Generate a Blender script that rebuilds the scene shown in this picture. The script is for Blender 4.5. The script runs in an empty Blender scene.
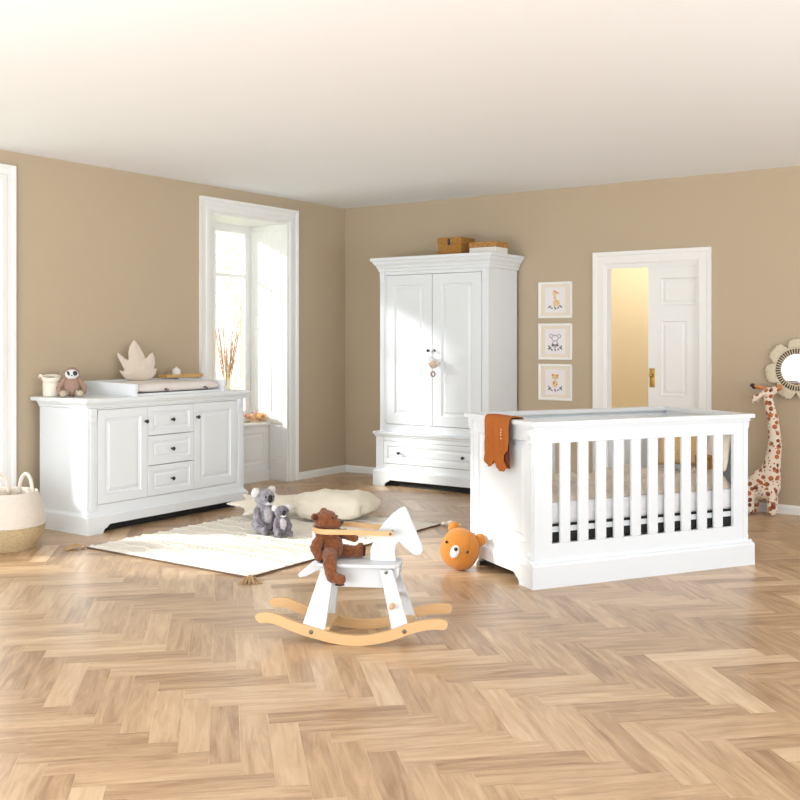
import bpy, bmesh, math, random
from mathutils import Vector, Matrix, noise
random.seed(7)
PI = math.pi
SC = bpy.context.scene
C = SC.collection

# ---------------------------------------------------------------- camera, world, sun, exposure
cam_d = bpy.data.cameras.new('camera'); cam = bpy.data.objects.new('camera', cam_d); C.objects.link(cam)
cam.location = (6.413, -8.170, 1.363)
cam.rotation_euler = (PI/2, 0, math.radians(35.03))
cam_d.sensor_width = 36.0; cam_d.lens = 45.36; cam_d.shift_y = -0.07625
cam_d.clip_start = 0.05; cam_d.clip_end = 200
SC.camera = cam

w = bpy.data.worlds.new('daylight'); SC.world = w; w.use_nodes = True
bg = w.node_tree.nodes['Background']
bg.inputs['Color'].default_value = (0.93, 0.97, 1.0, 1)
# sky above; brighter below the horizon, added as fill for the ceiling
_tc = w.node_tree.nodes.new('ShaderNodeTexCoord'); _sx = w.node_tree.nodes.new('ShaderNodeSeparateXYZ'); _mr = w.node_tree.nodes.new('ShaderNodeMapRange')
_mr.inputs['From Min'].default_value = -0.12; _mr.inputs['From Max'].default_value = 0.04; _mr.inputs['To Min'].default_value = 3.0; _mr.inputs['To Max'].default_value = 1.75
w.node_tree.links.new(_tc.outputs['Generated'], _sx.inputs[0]); w.node_tree.links.new(_sx.outputs['Z'], _mr.inputs['Value']); w.node_tree.links.new(_mr.outputs[0], bg.inputs['Strength'])

sun_d = bpy.data.lights.new('sun', 'SUN'); sun = bpy.data.objects.new('sun', sun_d); C.objects.link(sun)
sun.location = (-6, -6, 8)
sun.rotation_euler = Vector((0.85, 0.53, -0.43)).to_track_quat('-Z', 'Y').to_euler()
sun_d.energy = 5.6; sun_d.angle = math.radians(5.0); sun_d.color = (1.0, 0.965, 0.92)

def area(name, loc, target, sx, sy, e, col):
    d = bpy.data.lights.new(name, 'AREA'); o = bpy.data.objects.new(name, d); C.objects.link(o)
    d.shape = 'RECTANGLE'; d.size = sx; d.size_y = sy; d.energy = e; d.color = col
    o.location = loc; o.rotation_euler = (Vector(target)-Vector(loc)).to_track_quat('-Z', 'Y').to_euler()
    return o
area('fill_behind_camera', (7.6, -9.6, 2.4), (2.6, -1.5, 0.8), 3.0, 2.0, 10, (0.93, 0.97, 1.0))  # added fill from behind the camera, not a lamp of the room
area('ceiling_fill_right', (8.6, -4.5, 0.4), (5.0, -1.0, 2.7), 2.4, 2.0, 45, (0.93, 0.97, 1.0))  # added up-light out of view, brightens the ceiling on the right
area('ceiling_fill_left', (3.4, -8.6, 0.4), (1.6, -3.5, 2.7), 3.0, 2.0, 150, (0.93, 0.97, 1.0))  # added up-light out of view, brightens the left ceiling and walls

SC.view_settings.view_transform = 'Standard'; SC.view_settings.look = 'None'
SC.view_settings.gamma = 1; SC.view_settings.use_curve_mapping = False
SC.view_settings.exposure = -0.03

# ---------------------------------------------------------------- materials
def srgb(r, g, b):
    def f(c):
        c /= 255.0
        return c/12.92 if c <= 0.04045 else ((c+0.055)/1.055)**2.4
    return (f(r), f(g), f(b), 1)

def mat(name, col, rough=0.5, var=0.0, vscale=6.0, bump=0.0, bscale=40.0, metal=0.0, sheen=0.0, trans=0.0, stretch=None, spec=None):
    m = bpy.data.materials.new(name); m.use_nodes = True
    nt = m.node_tree; b = nt.nodes['Principled BSDF']
    b.inputs['Base Color'].default_value = col; b.inputs['Roughness'].default_value = rough
    b.inputs['Metallic'].default_value = metal
    if spec is not None: b.inputs['Specular IOR Level'].default_value = spec
    if sheen: b.inputs['Sheen Weight'].default_value = sheen
    if trans: b.inputs['Transmission Weight'].default_value = trans
    tc = nt.nodes.new('ShaderNodeTexCoord'); mp = nt.nodes.new('ShaderNodeMapping')
    nt.links.new(tc.outputs['Object'], mp.inputs['Vector'])
    if stretch: mp.inputs['Scale'].default_value = stretch
    if var:
        n = nt.nodes.new('ShaderNodeTexNoise'); n.inputs['Scale'].default_value = vscale; n.inputs['Detail'].default_value = 5
        nt.links.new(mp.outputs[0], n.inputs['Vector'])
        mx = nt.nodes.new('ShaderNodeMix'); mx.data_type = 'RGBA'
        mx.inputs['A'].default_value = tuple(max(0.0, c_*(1-var)) for c_ in col[:3])+(1,)
        mx.inputs['B'].default_value = tuple(c_*min(1+var, 0.97/max(col[:3])) for c_ in col[:3])+(1,)
        nt.links.new(n.outputs['Fac'], mx.inputs['Factor']); nt.links.new(mx.outputs['Result'], b.inputs['Base Color'])
    if bump:
        n2 = nt.nodes.new('ShaderNodeTexNoise'); n2.inputs['Scale'].default_value = bscale; n2.inputs['Detail'].default_value = 4
        nt.links.new(mp.outputs[0], n2.inputs['Vector'])
        bp = nt.nodes.new('ShaderNodeBump'); bp.inputs['Strength'].default_value = bump; bp.inputs['Distance'].default_value = 0.01
        nt.links.new(n2.outputs['Fac'], bp.inputs['Height']); nt.links.new(bp.outputs[0], b.inputs['Normal'])
    return m

M = {}
M['wall'] = mat('tan_wall_paint', srgb(193, 176, 151), 0.9, 0.02, 2.0, 0.08, 120, spec=0.2)
M['ceiling'] = mat('ceiling_paint', srgb(247, 250, 254), 0.9, 0.01, 2.0, 0.04, 90, spec=0.2)
M['trim'] = mat('trim_paint', srgb(243, 243, 241), 0.4, 0.01, 3.0, spec=0.3)
M['white'] = mat('white_lacquered_wood', srgb(234, 239, 243), 0.38, 0.012, 5.0, 0.03, 60, spec=0.35)
M['whiteply'] = mat('white_painted_plywood', srgb(214, 217, 220), 0.45, 0.012, 5.0, spec=0.3)
M['black'] = mat('black_iron', srgb(38, 36, 36), 0.35, 0.1, 20)
M['shadow'] = mat('painted_gap_shade', srgb(30, 30, 28), 0.8, 0.1, 20)  # near-black colour standing in for shade in gaps under the furniture
M['hall'] = mat('hall_paint', srgb(240, 226, 194), 0.9, 0.02, 2.0, spec=0.2)
M['brass'] = mat('brass', srgb(178, 138, 62), 0.3, 0.08, 30, metal=0.8)
M['steel'] = mat('steel_bolt', srgb(120, 116, 110), 0.35, 0.05, 30, metal=0.8)
M['birch'] = mat('beech_wood', srgb(214, 174, 124), 0.45, 0.10, 14, 0.05, 60, stretch=(1, 8, 8))
M['bear_orange'] = mat('orange_knit', srgb(198, 126, 46), 0.95, 0.05, 40, 0.5, 220, sheen=0.2)
M['teddy'] = mat('rust_brown_plush', srgb(128, 70, 28), 1.0, 0.8, 60, 1.0, 150, sheen=0.3)
M['teddy_dark'] = mat('dark_brown_plush', srgb(72, 36, 26), 1.0, 0.2, 45, 0.8, 150)
M['koala'] = mat('grey_plush', srgb(160, 158, 166), 1.0, 0.9, 34, 1.0, 130, sheen=0.3)
M['koala_dark'] = mat('dark_grey_plush', srgb(120, 114, 124), 1.0, 0.9, 34, 1.0, 130, sheen=0.3)
M['fluff'] = mat('white_fluff', srgb(240, 238, 238), 1.0, 0.06, 40, 1.0, 110, sheen=0.3)
M['chest'] = mat('pale_grey_plush', srgb(206, 202, 208), 1.0, 0.2, 40, 1.0, 110, sheen=0.3)
M['nose'] = mat('black_nose', srgb(28, 26, 30), 0.45, 0.05, 30)
M['cream'] = mat('cream_muslin', srgb(244, 236, 220), 0.95, 0.05, 12, 0.5, 60, sheen=0.1)
M['linen'] = mat('beige_linen', srgb(226, 212, 194), 0.95, 0.3, 9, 0.6, 60)
M['leaf'] = mat('sand_velvet', srgb(222, 208, 192), 0.95, 0.05, 25, 0.3, 160, sheen=0.3)
M['pad'] = mat('pad_cotton', srgb(236, 229, 225), 0.9, 0.04, 16, 0.3, 70)
M['mattress'] = mat('mattress_ticking', srgb(238, 238, 240), 0.9, 0.03, 20, 0.3, 90)
M['rust_knit'] = mat('rust_ribbed_jersey', srgb(176, 98, 36), 0.95, 0.12, 30, 0.5, 90, stretch=(1, 1, 0.2))
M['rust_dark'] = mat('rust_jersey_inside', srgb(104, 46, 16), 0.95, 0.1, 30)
M['straw'] = mat('straw_weave', srgb(240, 214, 168), 0.85, 0.5, 50, 1.0, 70, stretch=(1, 1, 4))
M['rattan'] = mat('brown_rattan', srgb(168, 120, 56), 0.8, 1.3, 75, 1.0, 110)
M['rattan_lid'] = mat('honey_rattan', srgb(204, 150, 84), 0.8, 1.0, 75, 1.0, 110)
M['basket_cloth'] = mat('cream_cotton_rope', srgb(238, 228, 216), 0.95, 0.04, 20, 0.6, 40, stretch=(1, 1, 6))
M['tassel'] = mat('tassel_yarn', srgb(190, 158, 120), 0.95, 0.2, 40, 0.5, 90)
M['pink'] = mat('blush_plush', srgb(232, 202, 178), 0.95, 0.06, 30, 0.4, 120)
M['sloth'] = mat('taupe_knit', srgb(168, 138, 122), 0.95, 0.1, 40, 0.6, 140)
M['sloth_light'] = mat('pale_taupe_plush', srgb(200, 186, 166), 0.95, 0.1, 40, 0.6, 140)
M['charcoal'] = mat('charcoal_felt', srgb(64, 64, 74), 0.95, 0.1, 40)
M['pampas'] = mat('dried_pampas', srgb(240, 210, 160), 0.95, 0.12, 60)
M['pampas_pink'] = mat('dried_pink_flower', srgb(226, 184, 160), 0.95, 0.3, 60)
M['stem'] = mat('dried_stem', srgb(206, 190, 140), 0.9, 0.1, 30)
M['macrame'] = mat('macrame_yarn', srgb(224, 212, 186), 0.95, 0.12, 60, 0.8, 90)
M['cord_dark'] = mat('brown_cord', srgb(104, 86, 70), 0.9, 0.1, 60)
M['mirror'] = mat('mirror_glass', srgb(250, 250, 250), 0.02, metal=1.0)
M['frame'] = mat('white_picture_frame', srgb(244, 242, 236), 0.45, 0.01, 5)
M['mount'] = mat('peach_mount', srgb(236, 224, 206), 0.8, 0.02, 10)
M['paper'] = mat('print_paper', srgb(240, 234, 236), 0.8, 0.01, 10)
M['ink_dark'] = mat('grey_green_ink', srgb(104, 106, 100), 0.8, 0.2, 80)
M['ink_grey'] = mat('grey_ink', srgb(182, 180, 188), 0.8, 0.2, 80)
M['ink_yellow'] = mat('sand_ink', srgb(232, 206, 156), 0.8, 0.1, 80)
M['ink_orange'] = mat('orange_ink', srgb(226, 160, 92), 0.8, 0.2, 80)
M['hanger'] = mat('horn_orange', srgb(206, 140, 90), 0.9, 0.1, 40)
M['tan_plush'] = mat('tan_plush', srgb(236, 198, 144), 0.95, 0.12, 30, 0.8, 110)
M['leafgreen'] = mat('pale_green_leaf', srgb(228, 226, 204), 0.7, 0.15, 8)
M['bark'] = mat('bark', srgb(176, 158, 132), 0.9, 0.2, 20)
M['grass'] = mat('grass_ground', srgb(212, 214, 184), 0.9, 0.2, 3)
M['tray_wood'] = mat('light_tray_wood', srgb(222, 178, 112), 0.5, 0.08, 20)
M['woodring'] = mat('wood_ring', srgb(150, 112, 84), 0.5, 0.1, 30)

def glass_mat():
    m = bpy.data.materials.new('clear_glass'); m.use_nodes = True
    nt = m.node_tree; nt.nodes.clear()
    o = nt.nodes.new('ShaderNodeOutputMaterial'); t = nt.nodes.new('ShaderNodeBsdfTransparent'); g = nt.nodes.new('ShaderNodeBsdfGlossy')
    g.inputs['Roughness'].default_value = 0.03; t.inputs['Color'].default_value = (0.97, 0.985, 0.98, 1)
    lw = nt.nodes.new('ShaderNodeLayerWeight'); lw.inputs['Blend'].default_value = 0.5
    f = nt.nodes.new('ShaderNodeMath'); f.operation = 'POWER'; f.inputs[1].default_value = 4.0; nt.links.new(lw.outputs['Facing'], f.inputs[0])
    mx = nt.nodes.new('ShaderNodeMixShader')
    nt.links.new(f.outputs[0], mx.inputs[0]); nt.links.new(t.outputs[0], mx.inputs[1]); nt.links.new(g.outputs[0], mx.inputs[2])
    nt.links.new(mx.outputs[0], o.inputs['Surface'])
    return m
M['glass'] = glass_mat()
def thin(m, f):
    nt = m.node_tree; b = nt.nodes['Principled BSDF']; o = [n for n in nt.nodes if n.type == 'OUTPUT_MATERIAL'][0]
    t = nt.nodes.new('ShaderNodeBsdfTranslucent'); t.inputs['Color'].default_value = b.inputs['Base Color'].default_value
    mx = nt.nodes.new('ShaderNodeMixShader'); mx.inputs[0].default_value = f
    nt.links.new(b.outputs[0], mx.inputs[1]); nt.links.new(t.outputs[0], mx.inputs[2]); nt.links.new(mx.outputs[0], o.inputs['Surface'])
for k_ in ('pampas', 'pampas_pink', 'leafgreen'): thin(M[k_], 0.5)

def giraffe_mat():
    m = mat('spotted_plush', srgb(240, 226, 208), 0.95, 0, 1, 0.5, 120, sheen=0.2)
    nt = m.node_tree; b = nt.nodes['Principled BSDF']
    tc = nt.nodes.new('ShaderNodeTexCoord')
    def spots(scale, thr, off):
        mp = nt.nodes.new('ShaderNodeMapping'); mp.inputs['Location'].default_value = off
        v = nt.nodes.new('ShaderNodeTexVoronoi'); v.inputs['Scale'].default_value = scale; v.inputs['Randomness'].default_value = 0.75
        nt.links.new(tc.outputs['Object'], mp.inputs[0]); nt.links.new(mp.outputs[0], v.inputs['Vector'])
        l = nt.nodes.new('ShaderNodeMath'); l.operation = 'LESS_THAN'; l.inputs[1].default_value = thr
        nt.links.new(v.outputs['Distance'], l.inputs[0]); return l
    a = spots(21, 0.40, (0, 0, 0)); c = spots(38, 0.27, (3.1, 1.7, 0.4))
    mx = nt.nodes.new('ShaderNodeMath'); mx.operation = 'MAXIMUM'
    nt.links.new(a.outputs[0], mx.inputs[0]); nt.links.new(c.outputs[0], mx.inputs[1])
    n = nt.nodes.new('ShaderNodeTexNoise'); n.inputs['Scale'].default_value = 22
    r = nt.nodes.new('ShaderNodeValToRGB'); r.color_ramp.elements[0].color = srgb(120, 60, 46); r.color_ramp.elements[1].color = srgb(206, 122, 70)
    r.color_ramp.elements[0].position = 0.35; r.color_ramp.elements[1].position = 0.65
    nt.links.new(tc.outputs['Object'], n.inputs['Vector']); nt.links.new(n.outputs['Fac'], r.inputs[0])
    q = nt.nodes.new('ShaderNodeMix'); q.data_type = 'RGBA'; q.inputs['A'].default_value = srgb(240, 226, 208)
    nt.links.new(mx.outputs[0], q.inputs['Factor']); nt.links.new(r.outputs[0], q.inputs['B']); nt.links.new(q.outputs['Result'], b.inputs['Base Color'])
    return m
M['giraffe'] = giraffe_mat()

def parquet_mat():
    m = bpy.data.materials.new('herringbone_oak'); m.use_nodes = True
    nt = m.node_tree; b = nt.nodes['Principled BSDF']
    at = nt.nodes.new('ShaderNodeVertexColor'); at.layer_name = 'tone'
    sp = nt.nodes.new('ShaderNodeSeparateColor'); nt.links.new(at.outputs['Color'], sp.inputs[0])
    uv = nt.nodes.new('ShaderNodeUVMap'); uv.uv_map = 'UVMap'
    mp = nt.nodes.new('ShaderNodeMapping'); mp.inputs['Scale'].default_value = (2.2, 16, 1)
    nt.links.new(uv.outputs[0], mp.inputs[0])
    n = nt.nodes.new('ShaderNodeTexNoise'); n.inputs['Scale'].default_value = 1.6; n.inputs['Detail'].default_value = 6; n.inputs['Distortion'].default_value = 0.8
    nt.links.new(mp.outputs[0], n.inputs['Vector'])
    mp2 = nt.nodes.new('ShaderNodeMapping'); mp2.inputs['Scale'].default_value = (3, 60, 1)
    nt.links.new(uv.outputs[0], mp2.inputs[0])
    n2 = nt.nodes.new('ShaderNodeTexNoise'); n2.inputs['Scale'].default_value = 2.0; n2.inputs['Detail'].default_value = 4
    nt.links.new(mp2.outputs[0], n2.inputs['Vector'])
    ad = nt.nodes.new('ShaderNodeMath'); ad.operation = 'MULTIPLY_ADD'; ad.inputs[1].default_value = 1.1; ad.inputs[2].default_value = -0.52
    nt.links.new(n.outputs['Fac'], ad.inputs[0])
    ad2 = nt.nodes.new('ShaderNodeMath'); ad2.operation = 'MULTIPLY_ADD'; ad2.inputs[1].default_value = 0.25
    nt.links.new(n2.outputs['Fac'], ad2.inputs[0]); nt.links.new(ad.outputs[0], ad2.inputs[2])
    s = nt.nodes.new('ShaderNodeMath'); s.operation = 'ADD'; nt.links.new(sp.outputs[0], s.inputs[0]); nt.links.new(ad2.outputs[0], s.inputs[1])
    r = nt.nodes.new('ShaderNodeValToRGB'); e = r.color_ramp.elements
    e[0].position = 0.05; e[0].color = srgb(156, 122, 90); e[1].position = 1.0; e[1].color = srgb(226, 199, 164)
    k = e.new(0.5); k.color = srgb(198, 166, 130)
    nt.links.new(s.outputs[0], r.inputs[0]); nt.links.new(r.outputs[0], b.inputs['Base Color'])
    b.inputs['Roughness'].default_value = 0.30; b.inputs['Specular IOR Level'].default_value = 0.65
    bp = nt.nodes.new('ShaderNodeBump'); bp.inputs['Strength'].default_value = 0.06; bp.inputs['Distance'].default_value = 0.01
    nt.links.new(n2.outputs['Fac'], bp.inputs['Height']); nt.links.new(bp.outputs[0], b.inputs['Normal'])
    return m
M['parquet'] = parquet_mat()
M['joint'] = mat('parquet_joint', srgb(138, 106, 78), 0.8, 0.05, 10)

# ---------------------------------------------------------------- mesh helpers
def nb(): return bmesh.new()

def box(bm, x0, x1, y0, y1, z0, z1, bev=0.0):
    if x0 > x1: x0, x1 = x1, x0
    if y0 > y1: y0, y1 = y1, y0
    if z0 > z1: z0, z1 = z1, z0
    v = [bm.verts.new(p) for p in ((x0,y0,z0),(x1,y0,z0),(x1,y1,z0),(x0,y1,z0),(x0,y0,z1),(x1,y0,z1),(x1,y1,z1),(x0,y1,z1))]
    fs = [bm.faces.new([v[i] for i in q]) for q in ((0,3,2,1),(4,5,6,7),(0,1,5,4),(1,2,6,5),(2,3,7,6),(3,0,4,7))]
    if bev:
        es = list({e for f in fs for e in f.edges})
        bmesh.ops.bevel(bm, geom=es, offset=bev, segments=2, profile=0.6, affect='EDGES')

def prism(bm, pts, axis, a0, a1, T=None):
    """2D outline extruded along an axis; axis 'y': pts=(x,z); 'x': pts=(y,z); 'z': pts=(x,y)"""
    def P(p, a):
        q = {'x': (a, p[0], p[1]), 'y': (p[0], a, p[1]), 'z': (p[0], p[1], a)}[axis]
        return T @ Vector(q) if T else Vector(q)
    A = [bm.verts.new(P(p, a0)) for p in pts]; B = [bm.verts.new(P(p, a1)) for p in pts]
    n = len(pts)
    fs = [bm.faces.new(A), bm.faces.new(B[::-1])]
    for i in range(n): fs.append(bm.faces.new([A[i], B[i], B[(i+1) % n], A[(i+1) % n]]))
    bmesh.ops.recalc_face_normals(bm, faces=fs)
    bmesh.ops.triangulate(bm, faces=fs[:2])

def ell(bm, c, r, rot=None, seg=20, rings=12, power=1.0):
    if not hasattr(r, '__len__'): r = (r, r, r)
    R = rot if rot is not None else Matrix.Identity(3)
    c = Vector(c)
    def sgn(x): return math.copysign(abs(x)**power, x)
    top = bm.verts.new(c + R @ Vector((0, 0, r[2]))); bot = bm.verts.new(c + R @ Vector((0, 0, -r[2])))
    L = []
    for i in range(1, rings):
        t = PI*i/rings; row = []
        for j in range(seg):
            a = 2*PI*j/seg
            row.append(bm.verts.new(c + R @ Vector((r[0]*sgn(math.sin(t))*sgn(math.cos(a)), r[1]*sgn(math.sin(t))*sgn(math.sin(a)), r[2]*sgn(math.cos(t))))))
        L.append(row)
    for j in range(seg):
        k = (j+1) % seg
        bm.faces.new((top, L[0][j], L[0][k])); bm.faces.new((bot, L[-1][k], L[-1][j]))
        for i in range(len(L)-1): bm.faces.new((L[i][j], L[i+1][j], L[i+1][k], L[i][k]))

def eul(x, y, z): return Matrix.Rotation(math.radians(z), 3, 'Z') @ Matrix.Rotation(math.radians(y), 3, 'Y') @ Matrix.Rotation(math.radians(x), 3, 'X')

def tube(bm, pts, r, seg=10, closed=False, flat=None):
    """tube through points; r number or list; flat=(a,b) elliptical/rect section factors"""
    pts = [Vector(p) for p in pts]; n = len(pts)
    rr = r if hasattr(r, '__len__') else [r]*n
    rings = []; up = None
    for i, p in enumerate(pts):
        if closed: t = (pts[(i+1) % n] - pts[i-1]).normalized()
        else: t = (pts[min(i+1, n-1)] - pts[max(i-1, 0)]).normalized()
        if up is None:
            up = Vector((0, 0, 1)) if abs(t.z) < 0.9 else Vector((0, 1, 0))
        s = t.cross(up).normalized(); u2 = s.cross(t).normalized(); up = u2
        fa, fb = flat or (1, 1)
        rings.append([bm.verts.new(p + s*math.cos(2*PI*j/seg)*rr[i]*fa + u2*math.sin(2*PI*j/seg)*rr[i]*fb) for j in range(seg)])
    m = n if closed else n-1
    for i in range(m):
        A = rings[i]; B = rings[(i+1) % n]
        for j in range(seg): bm.faces.new((A[j], A[(j+1) % seg], B[(j+1) % seg], B[j]))
    if not closed:
        bm.faces.new(rings[0][::-1]); bm.faces.new(rings[-1])

def cap(bm, p0, p1, r0, r1, n=7):
    """blended limb: chain of overlapping balls"""
    p0 = Vector(p0); p1 = Vector(p1)
    for i in range(n):
        t = i/(n-1); ell(bm, p0.lerp(p1, t), r0+(r1-r0)*t, seg=14, rings=9)

def lathe(bm, prof, seg=32, c=(0, 0, 0), R=None, close=False):
    """prof: (radius, height) list spun round local z"""
    c = Vector(c); R = R or Matrix.Identity(3); rows = []
    for (r, z) in prof:
        if r < 1e-6: rows.append([bm.verts.new(c + R @ Vector((0, 0, z)))])
        else: rows.append([bm.verts.new(c + R @ Vector((r*math.cos(2*PI*j/seg), r*math.sin(2*PI*j/seg), z))) for j in range(seg)])
    m = len(rows)
    for i in range(m-1 + (1 if close else 0)):
        A = rows[i]; B = rows[(i+1) % m]
        for j in range(seg):
            k = (j+1) % seg
            if len(A) == 1 and len(B) == 1: continue
            if len(A) == 1: bm.faces.new((A[0], B[j], B[k]))
            elif len(B) == 1: bm.faces.new((A[j], A[k], B[0]))
            else: bm.faces.new((A[j], A[k], B[k], B[j]))

def rect_profile(bm, x0, x1, y0, y1, prof, backflat=True):
    """stack of rectangles (outset, z): a cornice or plinth moulding, mitred, flush at the back (y1)"""
    rows = []
    for (o, z) in prof:
        yb = y1 if backflat else y1+o
        rows.append([bm.verts.new(p) for p in ((x0-o, y0-o, z), (x1+o, y0-o, z), (x1+o, yb, z), (x0-o, yb, z))])
    for i in range(len(rows)-1):
        for j in range(4):
            bm.faces.new((rows[i][j], rows[i][(j+1) % 4], rows[i+1][(j+1) % 4], rows[i+1][j]))
    bm.faces.new(rows[0][::-1]); bm.faces.new(rows[-1])

def panel(bm, x0, x1, z0, z1, y, t, border=0.07, raised=True, sub=None, T=None):
    """a slab whose front (at y, facing -y) carries a moulded field"""
    def V(x, yy, z):
        v = Vector((x, yy, z)); return bm.verts.new(T @ v if T else v)
    if raised: rg = [(0, 0), (border, 0), (border+0.006, 0.009), (border+0.016, 0.010), (border+0.020, 0.013), (border+0.045, 0.003), (border+0.050, 0.003)]
    else: rg = [(0, 0), (border, 0), (border+0.008, 0.007), (border+0.014, 0.010)]
    if sub: rg = sub
    bi = 0.0025
    rows = [[V(x0, y+t, z0), V(x1, y+t, z0), V(x1, y+t, z1), V(x0, y+t, z1)],
            [V(x0, y+bi, z0), V(x1, y+bi, z0), V(x1, y+bi, z1), V(x0, y+bi, z1)]]
    for (o, d) in rg:
        o = max(o, bi)
        rows.append([V(x0+o, y+d, z0+o), V(x1-o, y+d, z0+o), V(x1-o, y+d, z1-o), V(x0+o, y+d, z1-o)])
    for i in range(len(rows)-1):
        for j in range(4): bm.faces.new((rows[i][j], rows[i][(j+1) % 4], rows[i+1][(j+1) % 4], rows[i+1][j]))
    bm.faces.new(rows[0][::-1]); bm.faces.new(rows[-1])

def obj(name, bm, m, parent=None, smooth=False, loc=None, recalc=True):
    if recalc: bmesh.ops.recalc_face_normals(bm, faces=bm.faces)
    me = bpy.data.meshes.new(name); bm.to_mesh(me); bm.free()
    o = bpy.data.objects.new(name, me); C.objects.link(o)
    for mm in (m if isinstance(m, (list, tuple)) else [m]): me.materials.append(mm)
    if smooth:
        for p in me.polygons: p.use_smooth = True
    if parent: o.parent = parent
    if loc: o.location = loc
    return o

fur_tex = bpy.data.textures.new('fur', 'CLOUDS'); fur_tex.noise_scale = 0.012; fur_tex.noise_depth = 2
def remesh(o, vox=0.006, it=4):
    r = o.modifiers.new('remesh', 'REMESH'); r.mode = 'VOXEL'; r.voxel_size = vox; r.use_smooth_shade = True
    s = o.modifiers.new('smooth', 'SMOOTH'); s.iterations = it; s.factor = 0.6
    if o.data.materials[0].name.startswith(('rust_brown', 'grey_pl', 'dark_grey')):
        r.voxel_size = 0.0036; d = o.modifiers.new('fur', 'DISPLACE'); d.texture = fur_tex; d.texture_coords = 'LOCAL'; d.strength = 0.010; d.mid_level = 0.5
    return o

def thing(name, label, cat, loc=(0, 0, 0), rz=0, group=None, rot=None):
    o = bpy.data.objects.new(name, None); C.objects.link(o); o.empty_display_size = 0.05
    o.location = loc; o.rotation_euler = rot if rot else (0, 0, math.radians(rz)); o['label'] = label; o['category'] = cat
    if group: o['group'] = group
    return o

def tag(o, label, cat, group=None):
    o['label'] = label; o['category'] = cat
    if group: o['group'] = group
    return o

def struct(name, bm, m, parent=None, smooth=False):
    o = obj(name, bm, m, parent, smooth)
    if not parent: o['kind'] = 'structure'
    return o

def sroot(name, loc=(0, 0, 0)):
    o = bpy.data.objects.new(name, None); C.objects.link(o); o.location = loc; o['kind'] = 'structure'; o.empty_display_size = 0.05
    return o

def knob(parent, x, y, z, r=0.015):
    bm = nb()
    lathe(bm, [(0.0, 0.0), (0.008, 0.0), (0.006, 0.008), (0.0055, 0.014), (r*0.8, 0.019), (r, 0.024), (r*0.85, 0.029), (r*0.4, 0.032), (0, 0.033)], 18, (x, y, z), Matrix.Rotation(PI/2, 3, 'X'))
    o = obj('knob', bm, M['black'], parent, True); o['label'] = 'black knob'; return o

# ---------------------------------------------------------------- room shell
ZC = 2.704
def floor():
    Wd, L, g = 0.102, 0.51, 0.0007
    bm = nb(); uvl = bm.loops.layers.uv.new('UVMap'); cl = bm.loops.layers.color.new('tone')
    ca, sa = math.cos(PI/4), math.sin(PI/4)
    x0, x1, y0, y1 = -0.6, 9.2, -9.8, 2.0
    def plank(ax, ay, lx, ly, horiz):
        cx, cy = ax+lx/2, ay+ly/2
        X, Y = cx*ca+cy*sa, cx*sa-cy*ca
        if not (x0-0.6 < X+4.2-0.0 < x1+0.6 and y0-0.6 < Y-4 < y1+0.6): return
        q = [(ax+g, ay+g), (ax+lx-g, ay+g), (ax+lx-g, ay+ly-g), (ax+g, ay+ly-g)]
        vs = [bm.verts.new((a*ca+b*sa+4.2, a*sa-b*ca-4, 0.0)) for a, b in q]
        f = bm.faces.new(vs); ou, ov = random.uniform(0, 50), random.uniform(0, 50)
        tone = min(1, max(0, random.gauss(0.52, 0.14)))
        for lp, (a, b) in zip(f.loops, q):
            u, v = (a, b) if horiz else (b, a)
            lp[uvl].uv = (u+ou, v+ov); lp[cl] = (tone, tone, tone, 1)
    for i in range(-105, 106):
        for j in range(-16, 17):
            ax, ay = i*Wd+j*L, i*Wd-j*L
            plank(ax, ay, L, Wd, True); plank(ax+L, ay+Wd-L, Wd, L, False)
    for co, no in (((x0, 0, 0), (-1, 0, 0)), ((x1, 0, 0), (1, 0, 0)), ((0, y0, 0), (0, -1, 0)), ((0, y1, 0), (0, 1, 0))):
        bmesh.ops.bisect_plane(bm, geom=bm.verts[:]+bm.edges[:]+bm.faces[:], plane_co=co, plane_no=no, clear_outer=True)
    n0 = len(bm.faces)
    box(bm, x0, x1, y0, y1, -0.06, -0.0008)
    bm.faces.ensure_lookup_table()
    for f in bm.faces[n0:]: f.material_index = 1
    bm.normal_update()
    for f in bm.faces[:n0]:
        if f.normal.z < 0: f.normal_flip()
    o = obj('floor', bm, [M['parquet'], M['joint']], recalc=False); o['kind'] = 'structure'
floor()
bm = nb(); box(bm, -0.6, 9.2, -9.8, 0.09, ZC, ZC+0.15); struct('ceiling', bm, M['ceiling'])

NI = [(-1.924, -0.880), (-5.86, -3.96)]; NZ = 2.482
bm = nb()
ys = [0.09, NI[0][1], NI[0][0], NI[1][1], NI[1][0], -9.8]
for k in (0, 2, 4): box(bm, -0.55, 0, ys[k+1], ys[k], 0, ZC)
for a, b in NI: box(bm, -0.55, 0, a, b, NZ, ZC)
struct('wall_left', bm, M['wall'])
DX0, DX1, DZ = 2.858, 3.675, 2.005
bm = nb()
box(bm, 0, DX0, 0, 0.09, 0, ZC); box(bm, DX1, 9.2, 0, 0.09, 0, ZC); box(bm, DX0, DX1, 0, 0.09, DZ, ZC)
struct('wall_back', bm, M['wall'])
# room beyond the doorway
bm = nb(); box(bm, 0.4, 5.6, 1.55, 1.65, -0.06, 2.6); struct('wall_hall', bm, M['hall'])
bm = nb(); box(bm, -0.6, 5.6, 0.09, 1.7, 2.6, 2.68); struct('ceiling_hall', bm, M['ceiling'])
area('hall_fill', (2.6, 0.7, 2.5), (2.6, 1.3, 0.0), 0.5, 0.5, 15, (1.0, 0.93, 0.82))  # added fill out of view, only there to brighten the hall wall

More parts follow.
